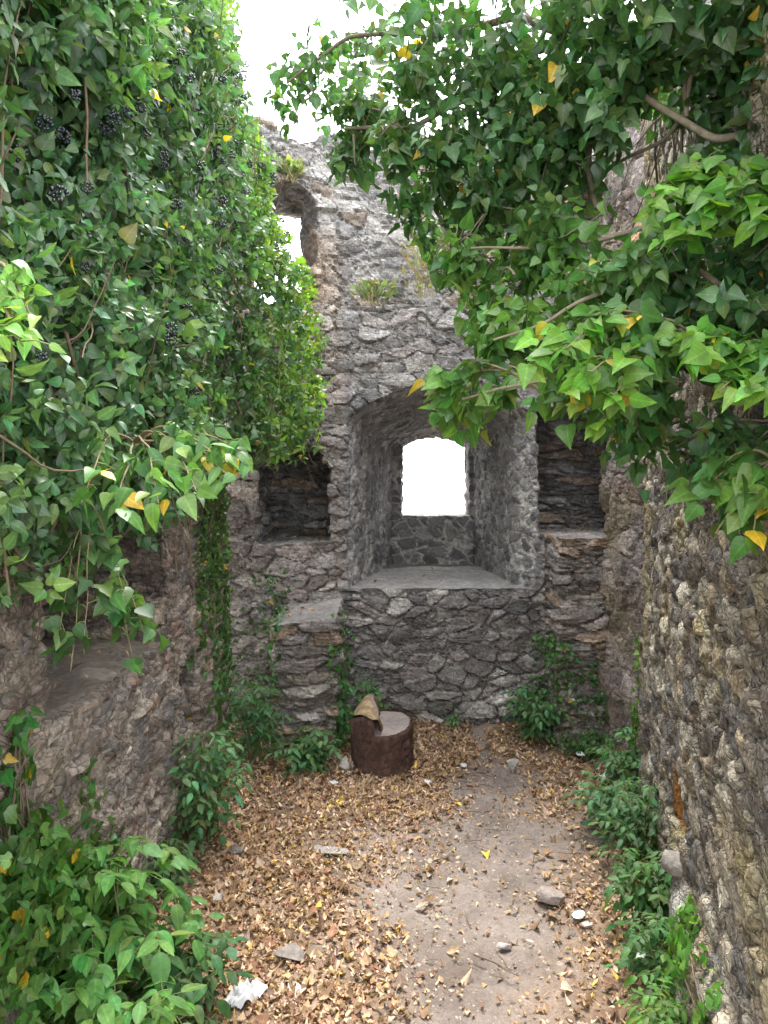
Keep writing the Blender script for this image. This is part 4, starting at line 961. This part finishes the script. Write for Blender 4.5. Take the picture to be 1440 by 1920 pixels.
# ---- fallen leaves, stump, stones, litter
def build_litter():
    n = 75000
    x = rng.uniform(-1.15, 1.75, n); y = rng.uniform(1.9, 5.85, n)
    P = np.stack([x, y, x * 0], 1); pm = path_mask(x, y)
    den = (1 - pm) * .95 + .10
    den *= np.where(x > np.interp(y, [1.5, 2.7, 3.4, 4.2, 4.9], [.22, .26, .34, .48, .72]), .42, 1)
    den *= .72 + .8 * fbm(P, 3.0, 600, 3)
    k = rng.random(n) < den; x, y = x[k], y[k]; m = len(x)
    z = ground_h(x, y) + rng.uniform(.003, .020, m)
    a = rng.uniform(0, 6.28, m); D = np.stack([np.cos(a), np.sin(a), rng.normal(0, .14, m)], 1)
    N = np.array([0, 0, 1.0]) + .22 * rng.normal(size=(m, 3)); N[:, 2] = np.abs(N[:, 2]) * np.where(rng.random(m) < .35, -1, 1)
    pal = np.array([(.40, .285, .175), (.30, .20, .12), (.52, .40, .26), (.22, .14, .09), (.46, .32, .16), (.36, .26, .20), (.60, .48, .36), (.32, .175, .11)])
    t = pal[rng.integers(0, len(pal), m)] * rng.uniform(.55, 1.2, (m, 1)) * np.array([.97, .91, .90])
    whole = rng.random(m) < .07; t[whole] *= rng.uniform(.55, 1.1, (whole.sum(), 1))
    LED = [(-.72, -.36, 5.25, 5.7, .955), (-.2, 1.0, 5.85, 7.4, 1.085), (-1.6, -1.1, 2.55, 3.65, 1.125), (1.2, 1.7, 5.9, 6.35, 1.505), (-.9, -.46, 5.86, 6.4, 1.435)]
    lx, ly, lz = [], [], []
    for (a0, a1, b0, b1, zz) in LED:
        q = 26; lx.append(rng.uniform(a0, a1, q)); ly.append(rng.uniform(b0, b1, q)); lz.append(np.full(q, zz) + rng.uniform(0, .012, q))
    nl_ = sum(len(q) for q in lx); x[-nl_:] = np.concatenate(lx); y[-nl_:] = np.concatenate(ly); z[-nl_:] = np.concatenate(lz)
    ye = rng.random(m) < .0045; t[ye] = np.array([.62, .43, .09]) * rng.uniform(.8, 1.1, (ye.sum(), 1))
    s = rng.uniform(.013, .034, m) * (1 - .35 * path_mask(x, y) * (rng.random(m) < .75)); s[whole] = rng.uniform(.036, .056, whole.sum()); s[ye] = rng.uniform(.032, .048, ye.sum())
    leaves_obj = leaves('fallen_leaves', np.stack([x, y, z], 1), D, N, s, t, 'dead', M_dead)
    tag(leaves_obj, 'carpet of curled tan and brown fallen leaves', 'fallen leaves', kind='stuff')
    # grit and small pebbles on the path
    n = 9000; x = rng.uniform(-.6, 1.3, n); y = rng.uniform(2, 5.6, n); z = ground_h(x, y)
    oc = np.array([(1, 0, 0), (-1, 0, 0), (0, 1, 0), (0, -1, 0), (0, 0, 1), (0, 0, -1)], float)
    fc = np.array([(0, 2, 4), (2, 1, 4), (1, 3, 4), (3, 0, 4), (2, 0, 5), (1, 2, 5), (3, 1, 5), (0, 3, 5)])
    s = rng.gamma(1.6, .0019, n) + .0015
    V = np.stack([x, y, z], 1)[:, None] + oc[None] * rng.uniform(.6, 1.4, (n, 6, 1)) * s[:, None, None] * np.array([1.2, 1.2, .7])
    Q = fc[None] + (np.arange(n) * 6)[:, None, None]
    c = np.repeat(np.array([.27, .22, .18]) * rng.uniform(.35, 1.5, (n, 1)), 6, 0)
    tag(quad_mesh('gravel', V.reshape(-1, 3), Q.reshape(-1, 3), M_rock, col=c, smooth=False), 'loose grit and tiny pebbles on the bare earth', 'gravel', kind='stuff')
    # broken twigs as litter
    T = Tubes()
    for k in range(260):
        x0, y0 = rng.uniform(-.9, 1.3), rng.uniform(2.1, 5.6); a = rng.uniform(0, 6.28); L = rng.uniform(.04, .16)
        p = np.array([x0, y0, float(ground_h(np.array([x0]), np.array([y0]))[0]) + .012]); T.add(curve_pts(p, p + np.array([math.cos(a) * L, math.sin(a) * L, .004]), 0, 5, .06), .0022, .0012, 4, np.array((.16, .115, .08)) * rng.uniform(.6, 1.6))
    tag(T.build('twig_litter', M_stem), 'scatter of thin broken twigs on the earth floor', 'twigs', kind='stuff')
    a, b = on_ground(888, 1795), on_ground(972, 1836); a[2] += .012; b[2] += .014
    T = Tubes(); T.add(curve_pts(a, b, .004, 12, .03), .0042, .0025, 6, (.14, .10, .075)); T.add(curve_pts(a + (b - a) * .55, a + (b - a) * .8 + np.array([.02, -.03, .006]), 0, 5), .002, .001, 5, (.14, .1, .07))
    tag(T.build('twig', M_stem), 'long dark twig lying alone on the bare path', 'twig')

def rock(name, label, c, size, seed, col, group=None, cuts=9, cat='stone'):
    import bmesh
    r = np.random.default_rng(seed); bm = bmesh.new(); bmesh.ops.create_icosphere(bm, subdivisions=4, radius=1)
    V = np.array([v.co for v in bm.verts]); Fc = np.array([[v.index for v in f.verts] for f in bm.faces]); bm.free()
    for k in range(cuts):
        n = norm(r.normal(size=3)); cc = r.uniform(.36, .66); dd = np.maximum(V @ n - cc, 0); V = V - dd[:, None] * n
    V = V * (1 + .04 * fbm(V, 3, seed, 3) + .02 * vnoise(V, 9, seed))[:, None]
    a = r.uniform(0, 6.28); Rm = np.array([[math.cos(a), -math.sin(a), 0], [math.sin(a), math.cos(a), 0], [0, 0, 1]])
    V = V @ Rm.T * np.asarray(size); V[:, 2] -= V[:, 2].min() + .12 * size[2]
    V = V + np.asarray(c)
    cl = np.asarray(col) * (1 + .25 * fbm(V, 18, seed + 1, 3))[:, None]
    return tag(quad_mesh(name, V, Fc, M_rock, col=cl, smooth=False), label, cat, group)

def gpt(u, v, dz=0):
    p = on_ground(u, v); p[2] = float(ground_h(np.array([p[0]]), np.array([p[1]]))[0]) + dz; return p

def crumple(name, label, c, size, seed, h_=.03, col=(.55, .55, .55), cat='litter', group='scraps of white litter'):
    r = np.random.default_rng(seed); n = 26
    g = np.linspace(-1, 1, n); A, B = np.meshgrid(g, g, indexing='ij'); a, b = A.ravel(), B.ravel()
    P = np.stack([a, b, a * 0], 1)
    rad = 1 + .35 * vnoise(P, 1.6, seed); a2, b2 = a * rad, b * (1 + .35 * vnoise(P, 1.6, seed + 1))
    f1, f2, q, _ = voronoi(np.stack([a * 1.6, b * 1.6, a * 0 + .4], 1), seed)
    z = (f1 * .9 + .5 * np.abs(vnoise(P, 3, seed + 2))) * np.maximum(1 - .55 * (a * a + b * b), 0)
    V = np.stack([a2 * size[0], b2 * size[1], z * h_], 1)
    an = r.uniform(0, 6.28); V = V @ np.array([[math.cos(an), -math.sin(an), 0], [math.sin(an), math.cos(an), 0], [0, 0, 1]]).T
    V = V + np.asarray(c)
    keep = (a * a + b * b) < 1.25
    i = np.arange(n - 1)[:, None] * n; j = np.arange(n - 1)[None, :]; Q = np.stack([i + j, i + n + j, i + n + j + 1, i + j + 1], -1).reshape(-1, 4)
    Q = Q[keep[Q].all(1)]; v, q_, _ = sub_mesh(V, Q, np.ones(len(Q), bool))
    v2 = v.copy(); v2[:, 2] -= .0015
    VV = np.concatenate([v, v2]); QQ = np.concatenate([q_, q_[:, ::-1] + len(v)])
    return tag(quad_mesh(name, VV, QQ, M_paper, col=np.tile(col, (len(VV), 1))), label, cat, group)

def build_stones():
    g = 'loose stones on the floor'
    rock('stone', 'angular grey brown stone lying on the bare path near the buff wall', gpt(1042, 1688), (.088, .065, .052), 4, (.24, .20, .18), g)
    rock('stone', 'flat grey slab half buried in the fallen leaves', gpt(547, 1793), (.082, .055, .034), 9, (.19, .165, .15), g)
    rock('stone', 'pale stone at the edge of the leaf carpet before the window wall bush', gpt(962, 1443), (.055, .045, .05), 12, (.42, .39, .36), g)
    rock('stone', 'light grey pebble beside the tree stump', gpt(646, 1446), (.045, .04, .055), 15, (.36, .33, .30), g)
    rock('stone', 'tan pebble leaning on the tree stump', gpt(662, 1443), (.05, .04, .05), 18, (.30, .24, .19), g)
    rock('stone', 'round pale pebble at the foot of the window wall', gpt(820, 1368), (.05, .04, .03), 21, (.33, .30, .27), g)
    rock('stone', 'dark cobble among dead leaves beneath the bushy plant', gpt(440, 1612), (.05, .04, .03), 24, (.16, .14, .13), g)
    rock('stone', 'pale chip lying between path and plants by the buff wall', gpt(1098, 1735), (.035, .03, .018), 27, (.45, .42, .39), g)
    rock('stone', 'grey chip on the bare path', gpt(945, 1772), (.035, .028, .018), 30, (.30, .27, .25), g)
    rock('stone', 'grey lump in the leaf carpet left of the path', gpt(618, 1600), (.11, .07, .02), 33, (.28, .25, .23), g)
    rock('stone', 'pale chip in the leaf carpet near the white tissue', gpt(405, 1700), (.035, .03, .022), 36, (.40, .38, .35), g)
    rock('stone', 'broken pale block wedged in the foot of the buff wall under the rusty hole', np.array([1.16, 3.0, .36]), (.075, .11, .055), 40, (.21, .19, .165), None)
    rock('stone', 'small grey wedge stone in the foot of the buff wall', np.array([1.17, 2.86, .30]), (.06, .05, .04), 44, (.27, .25, .23), None)
    gw = 'scraps of white litter'
    crumple('tissue', 'crumpled white tissue on the fallen leaves', gpt(457, 1880, .006), (.075, .042), 3, .075, cat='tissue')
    crumple('paper_scrap', 'white paper scrap at the foot of the feathery plant by the buff wall', gpt(1085, 1722, .02), (.035, .022), 7, .02)
    crumple('paper_scrap', 'white scrap among weeds below the worn plaster', np.array([.98, 2.86, .10]), (.028, .04), 9, .02)
    crumple('paper_scrap', 'white scrap caught in leaves under the buff wall corner', at(1135, 1458, 4.5), (.05, .03), 11, .03)
    crumple('paper_scrap', 'white scrap in the weeds by the stone block', at(1088, 1416, 5.1), (.03, .025), 13, .03)
    crumple('paper_scrap', 'small white scrap on the leaf carpet near the window wall', gpt(870, 1438, .02), (.03, .02), 15, .015)
    crumple('paper_scrap', 'small white scrap on the bare earth edge below the stump', gpt(803, 1470, .02), (.025, .02), 17, .015)
    crumple('paper_scrap', 'white scrap under the low plant by the broken pier', gpt(627, 1472, .02), (.025, .02), 19, .02)

def build_stump():
    c = np.array([-.01, 5.05]); z0 = float(ground_h(c[:1], c[1:])[0]) - .03
    root = empty('tree_stump', (c[0], c[1], z0), 'short sawn tree stump with dark red bark and a splintered hinge of wood', 'tree stump')
    na, nz = 120, 44; an = np.linspace(0, 2 * np.pi, na, endpoint=False)
    ring = np.stack([np.cos(an), np.sin(an), an * 0], 1)
    rad0 = .196 * (1 + .05 * vnoise(ring, 1.3, 700) + .025 * vnoise(ring, 3, 701))
    # height of the cut: low flat cut, with a standing hinge on the left
    lf = sstep(.40, .62, -np.cos(an - R(18)))      # left and slightly to the front-left
    def top_z(an_): return .315
    zt = .315 + .012 * np.cos(an) + .03 * np.sin(an)
    def chunk_z(x, y): return .322 + .165 * sstep(-.25, -.085, x) * (1 - .45 * (np.abs(y - .02) / .17) ** 2)
    rx, ry = rad0 * ring[:, 0], rad0 * ring[:, 1]
    hin = np.where(rx < -.055, chunk_z(rx, ry) - .004, zt)
    V, C = [], []
    for k in range(nz + 1):
        t = k / nz; z = t * hin
        P = np.stack([ring[:, 0], ring[:, 1], z * 4], 1)
        ridges = np.abs(vnoise(P * np.array([1, 1, .55]), 9, 703)) * .016 + fbm(P, (14, 14, 8), 704, 2) * .006
        r = rad0 * (1 + .10 * (1 - t) ** 4) + ridges - .006 - .012 * sstep(.93, 1, t)
        V.append(np.stack([c[0] + r * ring[:, 0], c[1] + r * ring[:, 1], z0 + z], 1))
        cc = np.array([.088, .048, .036]) * (1 + .5 * fbm(P, (8, 8, 5), 705, 3))[:, None] * (.7 + 22 * ridges)[:, None]
        C.append(cc)
    i = np.arange(nz)[:, None] * na; j = np.arange(na)[None]; j2 = (j + 1) % na
    Q = np.stack([i + j, i + j2, i + na + j2, i + na + j], -1).reshape(-1, 4)
    quad_mesh('bark', np.concatenate(V), Q, M_bark, parent=root, col=np.clip(np.concatenate(C), .01, .3))
    # cut face, rings
    V, C = [], []; nr = 30
    for k in range(nr + 1):
        t = k / nr; r = (rad0 - .010) * t
        x, y = r * ring[:, 0], r * ring[:, 1]
        zz = z0 + .308 + .012 * x / .2 + .03 * y / .2 + .0015 * vnoise(np.stack([x, y, x * 0], 1), 40, 706)
        V.append(np.stack([c[0] + x, c[1] + y, zz], 1)); C.append(np.tile(np.array([.28, .235, .215]) * (1 + .14 * math.sin(t * 60)) * (.5 if t > .95 else 1), (na, 1)) * (1 + .22 * fbm(V[-1], 16, 710, 3) - .35 * (np.abs(vnoise(ring * 2.2 + .05 * t, 2.5, 711)) < .035) * (t > .2))[:, None])
    i = np.arange(nr)[:, None] * na; Q = np.stack([i + j, i + na + j, i + na + j2, i + j2], -1).reshape(-1, 4)
    quad_mesh('cut_face', np.concatenate(V), Q, M_wood, parent=root, col=np.concatenate(C))
    # the chunk left standing on the left: a slanted second cut outside, torn wood inside
    ni, nj = 40, 22; V, C = [], []
    ya = np.linspace(-.178, .178, ni)
    for yk in ya:
        xo = -math.sqrt(max(.190 ** 2 - yk * yk, .0001)); xi = -.040 - .022 * math.sin(yk * 14 + 1) - .012 * rng.random()
        xi = max(xi, xo + .012)
        for k in range(nj + 1):
            t = k / nj; x = xo + (xi - xo) * t
            z = float(chunk_z(x, yk)) + .004 * rng.random()
            V.append((c[0] + x, c[1] + yk, z0 + z)); C.append(np.array([.25, .18, .10]) * (1 + .25 * math.sin(yk * 60 + 9 * t)) * rng.uniform(.8, 1.2) if t < .8 else np.array([.20, .155, .12]))
        for t in (.35, .7, 1.0):           # torn inner face
            zz = V[-1][2] if t == .35 else zlast
            if t == .35: zlast = V[-1][2]
            V.append((c[0] + xi + .014 * rng.normal() * (t < 1) + .012 * t, c[1] + yk, zlast + (z0 + .295 - zlast) * t)); C.append(np.array([.20, .125, .07]) * rng.uniform(.5, 1.3))
    mrow = nj + 4
    i = np.arange(ni - 1)[:, None] * mrow; jj = np.arange(mrow - 1)[None]
    Q = np.stack([i + jj, i + jj + 1, i + mrow + jj + 1, i + mrow + jj], -1).reshape(-1, 4)[:, ::-1]
    quad_mesh('splintered_hinge', np.array(V), Q, M_bark, parent=root, col=np.array(C))

build_ground()
build_window_wall()
build_upper_wall()
build_left_wall()
build_right_wall()
build_left_ivy()
build_right_ivy()
build_sprays()
build_creepers()
build_plants()
build_litter()
build_stones()
build_stump()
